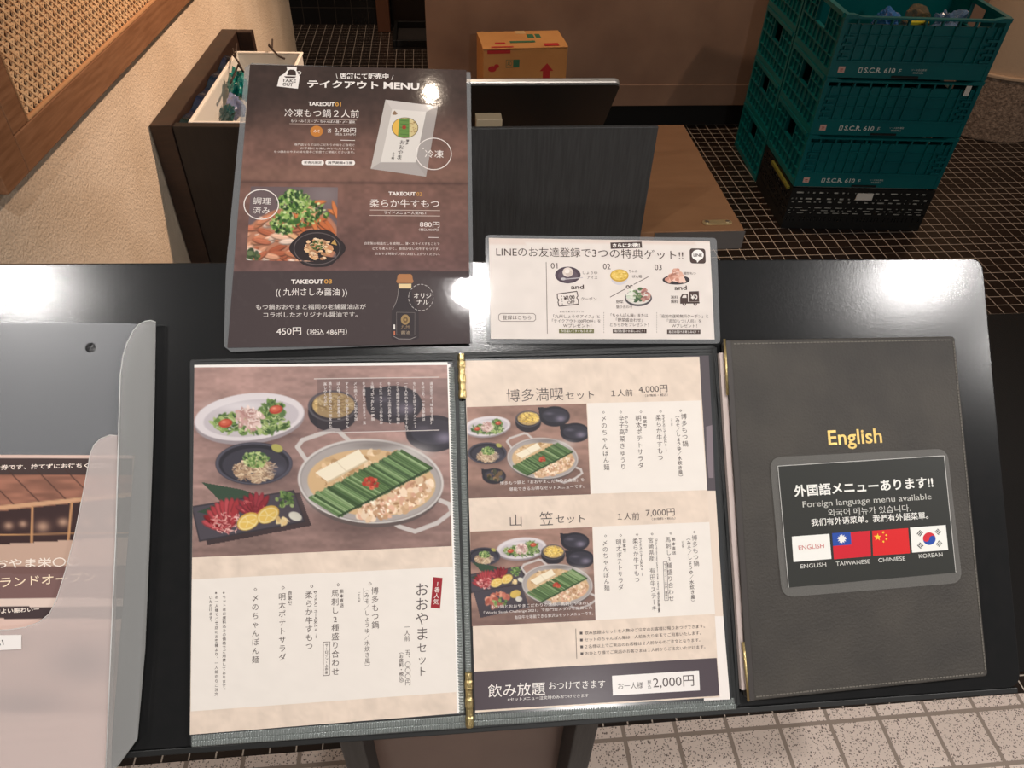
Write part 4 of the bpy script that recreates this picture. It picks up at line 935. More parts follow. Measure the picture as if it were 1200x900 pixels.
def under_page(parent, z):
    s = Sheet(lambda x, y: loc(x, y, z))
    s.poly([(800, 417), (830.5, 416.6), (838.5, 575), (810, 575)], (84, 77, 82), 0)
    s.poly([(810, 575), (838.5, 575), (847.6, 722), (820, 722)], (226, 209, 194), 0); s.poly([(820, 722), (847.6, 722), (855.5, 819.5), (825, 821)], (236, 228, 222), 0)
    s.poly([(827.5, 500), (834.6, 498), (836.2, 560), (830.5, 560), (828, 530)], (128, 116, 122), 1)
    return s.build('printed_page', M_PRINT, parent, z)

# ------------------------------------------------------------------ takeaway poster, bent over the top edge of the stand
V1, TH, W1 = 0.232, math.radians(12.5), 0.0042
TO = BO + BY * V1 + BN * W1; TY = BY * math.cos(TH) - BN * math.sin(TH); TN = np.cross(BX, TY)
def loc_poster(x, y):
    p = loc(x, y, W1)
    if p[1] <= V1: return p
    v = ray(x, y); t = ((TO - CAMP) @ TN) / (v @ TN); d = CAMP + v * t - TO
    return np.array([d @ BX, V1 + d @ TY])
def place_poster(V):
    """sheet (u, length, height) -> the bent surface in stand coordinates, with a soft bend of radius r"""
    r = 0.10; L = r * TH / 2; o = V.copy(); t = V[:, 1] - V1; h = V[:, 2]
    a = np.clip((t + L) / (2 * L), 0, 1) * TH
    tt = np.clip(t, -L, L); arc_y = -L + r * np.sin(a); arc_z = -(r - r * np.cos(a))
    y = np.where(t < -L, t, arc_y); z = np.where(t < -L, 0.0, arc_z)
    e = np.clip(t - L, 0, None); y = y + e * math.cos(TH); z = z - e * math.sin(TH)
    o[:, 1] = V1 + y + h * np.sin(a); o[:, 2] = W1 + z + h * np.cos(a)
    return o

def takeout_poster():
    root = thing('takeout_poster', 'tall laminated dark brown takeaway menu sheet bent over the top edge of the black stand', 'poster', BM)
    q = [loc_poster(*p) for p in ((287.5, 73.5), (551.5, 80), (554.5, 404.5), (262, 412.5))]
    nu, nt = 12, 60; pr = []
    out = rquad(q, 0.006, 5)
    # film: an outline extruded along the bend, cut into strips
    m = MB(); ys = np.linspace(min(p[1] for p in out), max(p[1] for p in out), nt); rows = []
    for y in ys:
        xs = []
        for (x0, y0), (x1, y1) in zip(out, out[1:] + out[:1]):
            if (y0 - y) * (y1 - y) <= 0 and abs(y1 - y0) > 1e-9: xs.append(x0 + (x1 - x0) * (y - y0) / (y1 - y0))
        if not xs: xs = [out[0][0]]
        rows.append((min(xs), max(xs)))
    V = []
    for h in (-0.0011, -0.0004):
        for y, (a, b) in zip(ys, rows): V += [(a, y, h), (b, y, h)]
    V = place_poster(np.array(V)); k = 2 * nt; F = []
    for i in range(nt - 1):
        a = 2 * i; F += [(k + a, k + a + 1, k + a + 3, k + a + 2), (a, a + 2, a + 3, a + 1), (a, k + a, k + a + 2, a + 2), (a + 1, a + 3, k + a + 3, k + a + 1)]
    F += [(0, 1, k + 1, k), (k - 2, 2 * k - 2, 2 * k - 1, k - 1)]
    m.add(V.tolist(), F); m.build('laminate_film', M_POUCH, root, smooth=False)
    s = Sheet(loc_poster, place=place_poster)
    def bg(X, Y):
        p = Paint(X, Y, (58, 44, 40)); t = np.clip((Y - 110) / 75, 0, 1); t = t * t * (3 - 2 * t)
        p.mix(t, (118, 86, 76)); p.mix(np.clip((Y - 216) / 90, 0, 1) * 0.75, (98, 72, 70))
        n = vnoise(X, Y, 18, 9, 81) * 0.6 + vnoise(X, Y, 5, 4, 82) * 0.5 + vnoise(X, Y, 40, 60, 83) * 0.5; p.mul(0.78 + 0.28 * n)
        p.mix(np.exp(-((Y - 213 - (X - 277) * 0.010) / 1.4) ** 2) * 0.5, (60, 42, 40)); p.mix(np.exp(-((Y - 205) / 9) ** 2) * (Y < 213) * 0.35, (138, 104, 88))
        b = Y > 317; p.mix(b * 1.0, (64, 52, 53)); p.mix(b * (vnoise(X, Y, 7, 7, 84) > 0.8) * 0.10, (90, 80, 80))
        return p.I
    s.image(((293, 75.6), (546.5, 82), (551, 402.6), (266.5, 407.5)), 150, 210, bg, 0)
    T, Wt, Or = s.text, (236, 228, 222), (206, 152, 72)
    Z = lambda ox, oy, k, *p: [(ox + a / k, oy + b / k) for a, b in p]
    s.poly(Z(260, 70, 7.5, (485, 235), (505, 150), (552, 120), (575, 92), (570, 62), (660, 65), (655, 95), (668, 120), (685, 150), (668, 256)), Wt, 2)
    s.poly(Z(260, 70, 7.5, (572, 138), (582, 98), (600, 88), (634, 90), (650, 104), (652, 140)), (58, 44, 40), 3); s.poly(Z(260, 70, 7.5, (545, 146), (655, 148), (640, 162), (560, 160)), (58, 44, 40), 3)
    s.ring(260 + 676 / 7.5, 70 + 118 / 7.5, 2.6, 1.8, 0.9, Wt, 3)
    T('TAKE', 330.4, 96.2, 346.7, 97.2, 3.8, (58, 44, 40), 5, 0.02); T('OUT', 331.2, 100.8, 343, 101.6, 3.8, (58, 44, 40), 5, 0.02)
    T('\\', 393.3, 92.2, 395.6, 92.3, 5.6, Wt, 4); T('店舗にて販売中', 398, 92.6, 455.5, 93.2, 7, Wt, 4, 0.02); T('/', 458.6, 93.8, 461, 93.9, 5.6, Wt, 4)
    T('テイクアウト', 360, 102.8, 443.5, 104.6, 9, Wt, 4, 0.03); T('MENU', 449.5, 104.2, 491.3, 105.6, 8, Wt, 4, 0.03)
    T('TAKEOUT', 361.3, 124, 392, 124.8, 4.6, Wt, 4, 0.03); T('01', 392.8, 124.8, 399.6, 125, 4.6, Or, 4, 0.02)
    T('冷凍もつ鍋２人前', 333.3, 137, 420.7, 138.2, 9.2, Wt, 4); s.line([(343, 139.6), (418, 141)], 0.5, (190, 170, 160), 3); s.line([(339, 145.2), (417, 146.6)], 0.5, (190, 170, 160), 3)
    T('もつ・みそスープ・ちゃんぽん麺・〆・薬味', 341, 143.6, 416, 145, 3.4, Wt, 4)
    s.ell(371, 154, 7.4, 6.4, (190, 122, 54), 3); T('みそ', 367.5, 155.6, 375, 155.8, 3.4, Wt, 4)
    T('各', 383.6, 155.6, 388.6, 155.8, 5, Wt, 4); T('2,750円', 392, 155.6, 417, 156, 5.6, Wt, 4); T('（税込 2,970円）', 392, 159, 416.7, 159.4, 3, Wt, 4)
    s.line([(399, 164.5), (416, 164.8)], 0.6, Wt, 3)
    for t, x, y in (('専門店ならではのこだわりの味をご自宅で', 345, 171), ('お手軽にお楽しみいただけます。', 352, 175.4), ('もつ鍋おおやまの味を是非ご家庭でご堪能くださいませ。', 321, 179.4)): T(t, x, y, 415.5, y + 0.6, 2.8, (226, 214, 206), 4)
    for x0, x1 in ((353.3, 380), (381, 416.4)):
        s.poly([(x0 + 2, 188), (x1 - 2, 188.3), (x1 - 0.4, 190), (x1 - 0.4, 192.2), (x1 - 2, 193.9), (x0 + 2, 193.6), (x0 + 0.4, 192), (x0 + 0.4, 189.6)], Wt, 3)
    T('販売元限定', 356.5, 192.4, 377, 192.6, 3.2, (60, 46, 42), 5, 0.02); T('消費期限4日間', 384, 192.6, 413, 192.9, 3.2, (60, 46, 42), 5, 0.02)
    # printed picture of a frozen pack
    s.poly([(451.7, 117), (513.3, 124.7), (499.3, 207.3), (434.4, 198)], (190, 182, 176), 2); s.poly([(459.5, 128.2), (499.6, 131.2), (487, 190.5), (446, 190.4)], (216, 209, 202), 3)
    s.poly([(499.6, 131.2), (513.3, 124.7), (499.3, 207.3), (487, 190.5)], (160, 152, 148), 3); s.poly([(446, 190.4), (487, 190.5), (499.3, 207.3), (434.4, 198)], (168, 160, 156), 3)
    s.poly([(451.7, 117), (513.3, 124.7), (499.6, 131.2), (459.5, 128.2)], (200, 192, 187), 3)
    s.ell(474.6, 150, 15.6, 12.2, (106, 92, 60), 4); s.ell(474.6, 150, 14.8, 11.5, (206, 188, 138), 5)
    s.poly([(474.6 + 14.8 * math.cos(math.radians(a)), 150 + 11.5 * math.sin(math.radians(a))) for a in range(115, 246, 10)], (222, 176, 80), 6)
    s.poly([(468, 139.2), (479.8, 139), (479.6, 161.2), (466.4, 160.4)], (98, 134, 66), 7)
    for i in range(5): s.line([(469, 141.5 + 4 * i), (479.5, 142.5 + 4 * i)], 0.7, (70, 104, 50), 8)
    s.ell(473.6, 149.6, 2.4, 2.4, (150, 60, 40), 9); rr = random.Random(5)
    for i in range(16): s.ell(480.5 + rr.random() * 7, 142 + rr.random() * 14, 1.0, 0.8, (178, 150, 104), 8, 8)
    s.vtext('おおやま', 472, 164, 467.5, 187.5, 5.6, (60, 52, 50), 6); s.vtext('博多', 477.8, 163.6, 476.6, 170, 3, (60, 52, 50), 6); s.vtext('もつ鍋', 461.5, 178.5, 460, 187, 2.6, (60, 52, 50), 6)
    s.poly([(459.5, 133.5), (462.5, 129.8), (466, 133.5), (464, 135), (461, 135)], (140, 112, 88), 5)
    s.ring(508.3, 180.7, 20.6, 18.4, 0.9, Wt, 8, 40); T('冷凍', 498, 185, 519.8, 185.6, 9, Wt, 10); s.ell(496, 174.5, 0.8, 0.8, Wt, 10, 6)
    # part two
    def beef(X, Y):
        p = Paint(X, Y, (104, 88, 90)); p.glow(380, 228, 30, 20, (140, 128, 128), 0.6)
        flesh = [(206, 150, 120), (192, 124, 92), (222, 178, 152), (176, 102, 74), (216, 188, 170)]
        p.ell(340, 285, 58, 42, (176, 118, 92), -12, 2)
        r = np.random.default_rng(91)
        for i in range(70):                                     # thin folded slices
            a, q = r.random() * 6.28, r.random() ** 0.5; x, y = 332 + 50 * q * math.cos(a), 282 + 29 * q * math.sin(a); t = r.uniform(-50, 30); c = np.array(flesh[r.integers(5)], float) + r.normal(0, 8)
            p.ell(x, y + 1, 11, 3.6, np.clip(c * 0.62, 0, 255), t); p.ell(x, y, 11, 3, np.clip(c, 0, 255), t); p.line([(x - 8 * math.cos(math.radians(t)), y - 8 * math.sin(math.radians(t)) - 1), (x + 8 * math.cos(math.radians(t)), y + 8 * math.sin(math.radians(t)) - 1)], 1.0, np.clip(c * 1.12, 0, 255))
        for i in range(26):
            x, y, t = 362 + r.normal(0, 14), 258 + r.normal(0, 12), r.uniform(-10, 80); c = np.array([(204, 120, 70), (190, 104, 60), (220, 168, 124)][r.integers(3)], float)
            p.ell(x, y + 1, 11, 3, c * 0.6, t); p.ell(x, y, 11, 2.4, c, t)
        g = [(74, 112, 50), (104, 142, 66), (54, 88, 40), (140, 170, 90), (40, 70, 36), (164, 186, 116)]
        for n, x, y, rx, ry, z in ((130, 344, 236, 18, 13, 2.6), (110, 358, 250, 26, 15, 2.4), (90, 334, 262, 15, 13, 2.6), (22, 322, 263, 5, 5, 2.0)):
            p.scatter(n, x, y, rx, ry, z, g, 94 + n, (0.35, 0.8)); p.scatter(n // 3, x, y, rx, ry, z * 0.6, [(34, 58, 30), (186, 200, 140)], 95 + n)
        p.scatter(24, 294, 300, 9, 7, 3, [(58, 76, 46), (80, 94, 58), (44, 58, 38)], 97); p.line([(288, 303), (300, 307.5), (310, 306)], 1.4, (226, 218, 214))
        return p.I
    s.image(((294, 218.7), (396, 219.6), (393.5, 307), (288.7, 305)), 150, 128, beef, 1)
    s.poly([(372 + 31.5 * (math.cos(a) + 0.06 * math.cos(5 * a)), 291 + 22 * math.sin(a)) for a in np.linspace(0, 6.28, 40)[:-1]], (44, 36, 38), 2); s.ring(371.6, 291.5, 27, 18.5, 1.1, (92, 82, 82), 3)
    for i in range(130):
        a, r = rr.random() * 6.28, math.sqrt(rr.random()); c = rr.choice([(226, 186, 142), (214, 166, 118), (236, 206, 170), (198, 140, 100), (176, 128, 92)])
        s.ell(373 + 16.5 * r * math.cos(a), 292 + 12 * r * math.sin(a), 1.6 + rr.random() * 1.3, 1 + rr.random(), c, 4 + i % 5, 8)
    for i in range(34):
        a, r = rr.random() * 6.28, math.sqrt(rr.random()); s.ell(372 + 6.5 * r * math.cos(a), 288 + 6 * r * math.sin(a), 1.3, 1, rr.choice([(84, 104, 58), (110, 128, 74), (66, 84, 48)]), 10, 7)
    s.poly([(388, 286), (392, 281), (395, 288)], (190, 150, 84), 9)
    s.ring(306.3, 240, 20.2, 17.4, 1.1, Wt, 8, 40); T('調理', 296, 239.6, 317.6, 240.2, 8, Wt, 10); T('済み', 296, 250.6, 316, 251.2, 8, Wt, 10)
    T('TAKEOUT', 455.3, 229.2, 487, 229.7, 4.4, Wt, 4, 0.03); T('02', 488, 229.8, 494.6, 230, 4.4, Or, 4)
    T('柔らか牛すもつ', 433.3, 243, 514.7, 243.6, 9.4, Wt, 4); s.line([(433.6, 246.3), (515.7, 247)], 0.6, (206, 190, 180), 3); s.line([(432.4, 252.7), (515.8, 253.4)], 0.6, (206, 190, 180), 3)
    T('サイドメニュー人気No.1', 450, 251.2, 499, 251.8, 3.8, Wt, 4); T('880円', 492, 266.4, 515, 267, 6.6, Wt, 4); T('（税込 950円）', 491, 270.8, 514, 271.2, 3.2, Wt, 4)
    s.line([(502, 278.4), (514, 278.6)], 0.6, Wt, 3)
    for t, x, y in (('自家製の和風だしを使用し、薄くスライスすることで', 427, 287), ('とても柔らかく、食感が良い和牛すもつです。', 436.5, 293), ('おおやま特製ポン酢でお召し上がりください。', 440, 299)): T(t, x, y, 515.3, y + 0.6, 3.2, (226, 214, 206), 4)
    # part three
    T('TAKEOUT', 341.3, 332.8, 379, 332.6, 5.2, Wt, 4, 0.03); T('03', 380, 332.6, 389.2, 332.5, 5.2, Or, 4, 0.02)
    T('(( 九州さしみ醤油 ))', 323.3, 348, 406.7, 348, 10.4, Wt, 4); T('もつ鍋おおやまと福岡の老舗醤油店が', 300, 363, 428.7, 362.4, 6.2, (222, 214, 208), 4); T('コラボしたオリジナル醤油です。', 308.7, 372.2, 419, 371.6, 6.2, (222, 214, 208), 4)
    T('450円', 324, 393, 353, 392.4, 9, Wt, 4); T('（税込 486円）', 360, 393, 406.7, 392.6, 7.6, Wt, 4)
    s.poly([(467, 337.5), (482.3, 337.5), (482.8, 346), (485, 354), (490.5, 364), (491, 396), (487, 398.6), (462, 398.6), (458.6, 396), (459, 364), (464.8, 354), (466.6, 346)], (50, 42, 45), 2)
    s.line([(467, 338.5), (466.2, 346), (464.5, 353.5), (460, 363)], 0.5, (150, 142, 140), 4); s.line([(461, 394), (467, 397.2), (481, 397.4), (488, 394.5)], 0.6, (150, 142, 140), 4)
    s.poly([(465.6, 331.8), (464.4, 329.2), (465.4, 327.6), (466, 322.6), (468, 321.2), (481, 321.2), (483, 322.6), (483.8, 327.6), (484.6, 329.2), (483.4, 331.8)], (170, 116, 74), 3); s.poly([(467, 332.6), (482.2, 332.6), (481.8, 338), (467.4, 338)], (224, 198, 150), 3)
    s.line([(464.7, 366), (486.2, 366.4), (486, 392.6), (464.8, 392.4)], 0.45, (120, 110, 108), 4, True); s.ell(475, 374.6, 5.2, 6, (156, 128, 84), 4); s.ell(475.2, 374.8, 2.8, 3.4, (110, 86, 56), 5); s.ell(475.2, 374.8, 1, 1.2, (170, 140, 90), 6)
    T('九州', 470, 385, 480, 385, 4, (150, 124, 96), 5); T('醤油', 470, 391.6, 480.4, 391.6, 4, (170, 150, 126), 5); s.rect(461.2, 380.4, 463, 386, (226, 220, 214), 4); s.rect(461.4, 388, 463, 392.6, (196, 116, 84), 4)
    for k in range(0, 360, 18): s.ring(493.3, 348.7, 14.4, 15.4, 0.55, (200, 192, 188), 6, 3, k, k + 12)
    T('オリジ', 485, 349.6, 505.6, 349.6, 6, Wt, 7); T('ナル', 488.5, 357, 502.4, 357, 6, Wt, 7)
    s.build('printed_sheet', M_LAM, root)
    return root

# ------------------------------------------------------------------ coupon card
def coupon_card():
    root = thing('coupon_card', 'small wide laminated cream card about friend registration, lying above the right menu page', 'card', BM)
    z = 0.0036
    MB().prism(rquad([loc(x, y, z) for x, y in ((568.5, 275), (840, 278.5), (844.5, 402.5), (571, 402.5))], 0.004), z - 0.0012, z - 0.0004).build('laminate_film', M_POUCH, root)
    s = Sheet(lambda x, y: loc(x, y, z)); D = (74, 58, 54); T = s.text
    def bg(X, Y):
        p = Paint(X, Y, (226, 216, 209)); p.mix((Y < 285.5) * 0.5, (214, 190, 178)); n = vnoise(X, Y, 10, 10, 3); p.mul(0.985 + 0.03 * n); return p.I
    s.image(((572.8, 278.8), (831.8, 282.8), (837.4, 397.8), (575, 397.2)), 70, 40, bg, 0)
    T('LINEのお友達登録で', 581.6, 300.4, 692, 301.6, 11, D, 4); T('3つの特典ゲット!!', 694, 301.8, 800.7, 304.6, 11, D, 4)
    s.poly([(715.2, 284.3), (751.9, 283.2), (752.5, 290.5), (715.7, 291.8)], D, 2); T('さらにお得!!', 718, 290.3, 750, 289.6, 4.8, WHITE, 4, 0.03)
    s.local(rquad([loc(x, y, z) for x, y in ((808, 291), (826.4, 291.4), (827.2, 309), (808.6, 308.6))], 0.003), ink(D), 2); s.ell(817.6, 299, 7, 6.3, (240, 236, 232), 3); s.poly([(816, 304.4), (820.5, 304), (817, 308)], (240, 236, 232), 3); T('LINE', 812.6, 300.8, 822.6, 301, 3.6, D, 4, 0.03)
    s.line([(640, 307), (641.4, 391)], 0.7, (120, 106, 100), 2)
    s.line([(587, 367.4), (625, 367.4), (627.6, 369.4), (627.8, 374.4), (625.4, 376.6), (587, 376.6), (584.4, 374.4), (584.4, 369.4)], 0.6, (110, 98, 94), 2, True); T('登録はこちら', 589, 374.6, 622.4, 374.6, 5, D, 4)
    for t, x0, x1, y in (('01', 645.5, 653.4, 314.8), ('02', 706.8, 715.5, 315.6), ('03', 767.3, 775.6, 316.6)): T(t, x0, y, x1, y, 6.6, D, 4)
    s.ell(665.4, 322.3, 15, 9.8, (80, 66, 76), 2); s.ell(665.4, 323, 11.5, 7, (94, 80, 90), 3); s.ell(665.4, 319, 6.2, 5.6, (222, 208, 198), 4); s.ell(666.8, 320.2, 4, 3.6, (204, 188, 178), 5); s.ell(664.6, 317.8, 3, 2.6, (234, 224, 216), 6)
    s.line([(659, 327.5), (683, 325.4)], 1, (190, 184, 186), 7); s.ell(660, 327, 3, 1.5, (200, 194, 196), 7)
    T('しょうゆ', 683, 321.4, 700, 321.6, 3.6, D, 4); T('アイス', 688, 327, 700, 327.2, 3.6, D, 4); T('and', 669.1, 339, 684.3, 338.8, 5.2, D, 4, 0.02)
    s.line([(653, 344.6), (676, 341.4), (677.2, 347), (675.6, 349), (677.6, 351), (678, 356.4), (655, 359), (653.8, 353.6), (655.2, 351.4), (653.2, 349.6)], 1.1, D, 2, True)
    for k in range(4): s.line([(658.2 + k * 0.25, 346.5 + 3 * k), (658.4 + k * 0.25, 348 + 3 * k)], 0.7, D, 2)
    T('¥100', 660.8, 352, 673.8, 350.4, 5, D, 4, 0.03); T('OFF', 665.4, 356.6, 673.8, 355.6, 3.8, D, 4, 0.02); T('クーポン', 681, 352.2, 699, 352.2, 4, D, 4)
    T('おおやまオリジナル', 656, 366.4, 684, 366.2, 2.2, D, 4)
    for t, x0, x1, y in (('「九州しょうゆアイス」と', 648.3, 702.7, 372.8), ('「テイクアウト100円OFF」を', 647, 704, 378.2), ('Wプレゼント！', 660, 693, 383.6), ('「ちゃんぽん麺」または', 715.7, 759.2, 371.6), ('「野菜盛合わせ」', 721.9, 753, 377), ('どちらかをプレゼント！', 714.9, 760, 382.4),
            ('「追加の送料無料クーポン」と', 773.2, 830, 372.6), ('「追加もつ1人前」を', 781.8, 822.2, 378.2), ('Wプレゼント！', 787.2, 816.7, 383.8)): T(t, x0, y, x1, y + 0.2, 4.3, D, 4)
    for t, x0, x1, y, c in (('今日届いてすぐもらえる！', 655, 696, 385.4, (112, 110, 72)), ('毎日お届けお楽しみに！！', 718, 757.6, 385.4, D), ('毎日お届けお楽しみに！！', 781.7, 820.8, 386.4, D)):
        s.rect(x0, y, x1, y + 5, c, 2); T(t, x0 + 2, y + 4.1, x1 - 2, y + 4.1, 3.2, WHITE, 4)
    for x in (707.6, 769.6):
        for k in range(9): s.rect(x - 0.25, 366 + 2.8 * k, x + 0.25, 367.5 + 2.8 * k, (130, 118, 112), 2)
    s.ell(725.8, 327, 9.4, 7, (206, 200, 206), 2); s.ell(725.8, 322.9, 10.8, 7.4, (196, 156, 62), 3); s.ell(725.8, 322.4, 9.6, 6.2, (226, 190, 92), 4); rr = random.Random(9)
    for i in range(40): a, r = rr.random() * 6.28, rr.random() ** 0.5; s.ell(725.8 + 8 * r * math.cos(a), 322.4 + 5 * r * math.sin(a), 1.6, 0.6, rr.choice([(240, 212, 130), (206, 168, 70), (232, 198, 106)]), 5 + i % 3, 7)
    T('ちゃん', 737, 319.6, 747, 319.6, 3.6, D, 4); T('ぽん麺', 741, 325.8, 752, 325.8, 3.6, D, 4)
    s.line([(714.9, 348.2), (733, 338.5)], 0.8, D, 2); s.line([(742.6, 333.4), (759.7, 324.4)], 0.8, D, 2); T('or', 733.5, 338.6, 741.8, 338.4, 4.4, D, 4, 0.02)
    s.ell(748, 349.3, 16, 9.8, (84, 78, 82), 2); s.ell(748, 348.4, 14.4, 8.2, (214, 208, 200), 3)
    for i in range(90):
        a, r = rr.random() * 6.28, rr.random() ** 0.5; x, y = 748 + 13 * r * math.cos(a), 347 + 7.5 * r * math.sin(a) - 2 * (abs(a - 4.7) < 1)
        s.ell(x, y, 2, 1.3, rr.choice([(236, 232, 222), (216, 222, 204)]) if x < 743 else rr.choice([(90, 116, 80), (70, 96, 66), (120, 140, 100)]) if x < 752 else rr.choice([(196, 150, 138), (176, 124, 116)]), 4 + i % 5, 8)
    T('野菜', 722, 355.6, 730.4, 355.6, 3.7, D, 4); T('盛り合わせ', 722, 361.4, 741.4, 361.4, 3.7, D, 4)
    s.ell(792.3, 328, 16, 5.6, (58, 50, 54), 2)
    for i in range(60):
        t = rr.random(); y = 330 - 14 * t; w = 12 * (1 - t) + 1.5; s.ell(792.3 + (rr.random() * 2 - 1) * w, y, 2.6, 2, rr.choice([(224, 176, 156), (206, 146, 126), (236, 200, 184)]), 3 + i % 5, 9)
    T('追加もつ', 801, 322, 815.4, 322.2, 3.4, D, 4); T('and', 790.3, 340, 805, 339.8, 5.2, D, 4, 0.02); T('送料', 786, 350.2, 794.3, 350.3, 3.8, D, 4, 0.01); T('無料', 786, 355.4, 794.3, 355.5, 3.8, D, 4, 0.01)
    s.poly([(807.4, 341.6), (818.8, 341.2), (819.4, 353.4), (807.8, 353.6)], D, 2); s.poly([(797, 348.6), (799.6, 344.4), (806, 344.2), (806.4, 353.8), (819.6, 353.6), (819.8, 355.6), (797, 356)], D, 2); s.poly([(799, 349), (800.6, 346), (804.2, 345.8), (804.4, 349)], (228, 220, 214), 3)
    for x in (801.7, 814.6): s.ell(x, 356.4, 2.1, 2.1, D, 4); s.ell(x, 356.4, 0.8, 0.8, (228, 220, 214), 5)
    T('¥0', 809.6, 350.8, 817.4, 350.6, 5.4, WHITE, 4, 0.02)
    s.build('printed_card', M_LAM, root, z)
    return root

# ------------------------------------------------------------------ language card on the closed menu
def language_card(z):
    root = thing('language_card', 'black laminated card with four small flags, lying on the closed grey menu', 'card', BM)
    MB().prism(rquad([loc(x, y, z) for x, y in ((902, 536), (1110.5, 525.5), (1128.5, 683), (917, 700.5))], 0.011), z - 0.0012, z - 0.0004).build('laminate_film', clear_mat('card_film', rgb(132, 130, 126), 0.34, 0.25), root)
    s = Sheet(lambda x, y: loc(x, y, z)); T = s.text; q = [(911.5, 546.2), (1106.3, 534), (1120.2, 670.8), (924.2, 688.4)]
    s.poly(q, (44, 45, 42), 0); s.line([q[3], q[0], q[1], q[2]], 0.8, (190, 188, 184), 1)
    w = (236, 234, 228)
    T('外国語メニューあります!!', 931, 582.5, 1094, 571.5, 14, w, 4, 0.025); T('Foreign language menu available', 941, 597, 1091.8, 587.4, 9.4, (196, 194, 188), 4)
    T('외국어 메뉴가 있습니다.', 970.6, 605.2, 1067, 599.4, 8.4, (206, 204, 198), 4); T('我们有外语菜单。我們有外語菜單。', 951, 616.6, 1088, 608, 8.6, w, 4, 0.01)
    F = lambda *p: [(890 + a / 4.092, 490 + b / 4.092) for a, b in p]
    e, t, c, k = F((155, 568), (335, 555), (345, 675), (163, 690)), F((348, 552), (530, 540), (535, 662), (357, 677)), F((540, 540), (712, 527), (722, 648), (545, 660)), F((722, 525), (893, 512), (905, 632), (732, 645))
    s.poly(e, (238, 236, 230), 1); T('ENGLISH', 936, 644.6, 965.8, 642, 5.2, (196, 92, 86), 4)
    s.poly(t, (204, 26, 44), 1); s.poly(F((348, 552), (436, 546), (441, 606), (352, 613)), (36, 74, 160), 2); sx, sy = F((395, 579))[0]
    for i in range(12):
        a = math.radians(30 * i); s.poly([(sx + 5.6 * math.cos(a), sy + 5.6 * math.sin(a)), (sx + 3 * math.cos(a + 0.35), sy + 3 * math.sin(a + 0.35)), (sx + 3 * math.cos(a - 0.35), sy + 3 * math.sin(a - 0.35))], w, 3)
    s.ell(sx, sy, 3.1, 3.1, w, 4)
    s.poly(c, (214, 30, 34), 1)
    def star(x, y, r, a0=-90):
        s.poly([(x + (r if i % 2 == 0 else r * 0.4) * math.cos(math.radians(a0 + 36 * i)), y + (r if i % 2 == 0 else r * 0.4) * math.sin(math.radians(a0 + 36 * i))) for i in range(10)], (244, 206, 60), 3)
    star(1028.4, 629.4, 4.6)
    for a, b in ((593, 548), (608, 561), (608, 579), (594, 592)): star(*F((a, b))[0], 1.7, -60)
    s.poly(k, (238, 236, 230), 1); cx, cy = F((814, 578))[0]; R = 7.4; a0 = -22
    s.ell(cx, cy, R, R, (206, 40, 52), 2)
    s.ell(cx, cy, R, R, (36, 74, 164), 3, 28, a0 + 25, a0 + 205)
    c1 = (cx - R / 2 * math.cos(math.radians(a0 + 25)), cy - R / 2 * math.sin(math.radians(a0 + 25))); c2 = (2 * cx - c1[0], 2 * cy - c1[1]); s.ell(*c1, R / 2, R / 2, (206, 40, 52), 4); s.ell(*c2, R / 2, R / 2, (36, 74, 164), 4)
    for (a, b), rot, br in (((769, 552), 38, (0, 0, 0)), ((856, 545), -48, (1, 0, 1)), ((771, 611), -48, (0, 1, 0)), ((861, 602), 38, (1, 1, 1))):
        x, y = F((a, b))[0]; r = math.radians(rot - 90); d, n = np.array([math.cos(r), math.sin(r)]), np.array([-math.sin(r), math.cos(r)])
        for j in range(3):
            o = np.array([x, y]) + n * (j - 1) * 1.9
            for u0, u1 in (((-3, -0.35), (0.35, 3)) if br[j] else ((-3, 3),)): s.line([o + d * u0, o + d * u1], 1.1, (50, 50, 50), 3)
    for tx, x0, y0, x1, y1 in (('ENGLISH', 938, 666.2, 968.2, 663.8), ('TAIWANESE', 979.7, 663.2, 1019.5, 660.2), ('CHINIESE', 1029.3, 659, 1061, 656.6), ('KOREAN', 1077, 654.2, 1104.6, 652)): T(tx, x0, y0, x1, y1, 4.8, (214, 212, 206), 4)
    s.build('printed_card', print_mat('card_print', 0.5, 0.6, 0.2, 0.05), root, z)
    return root

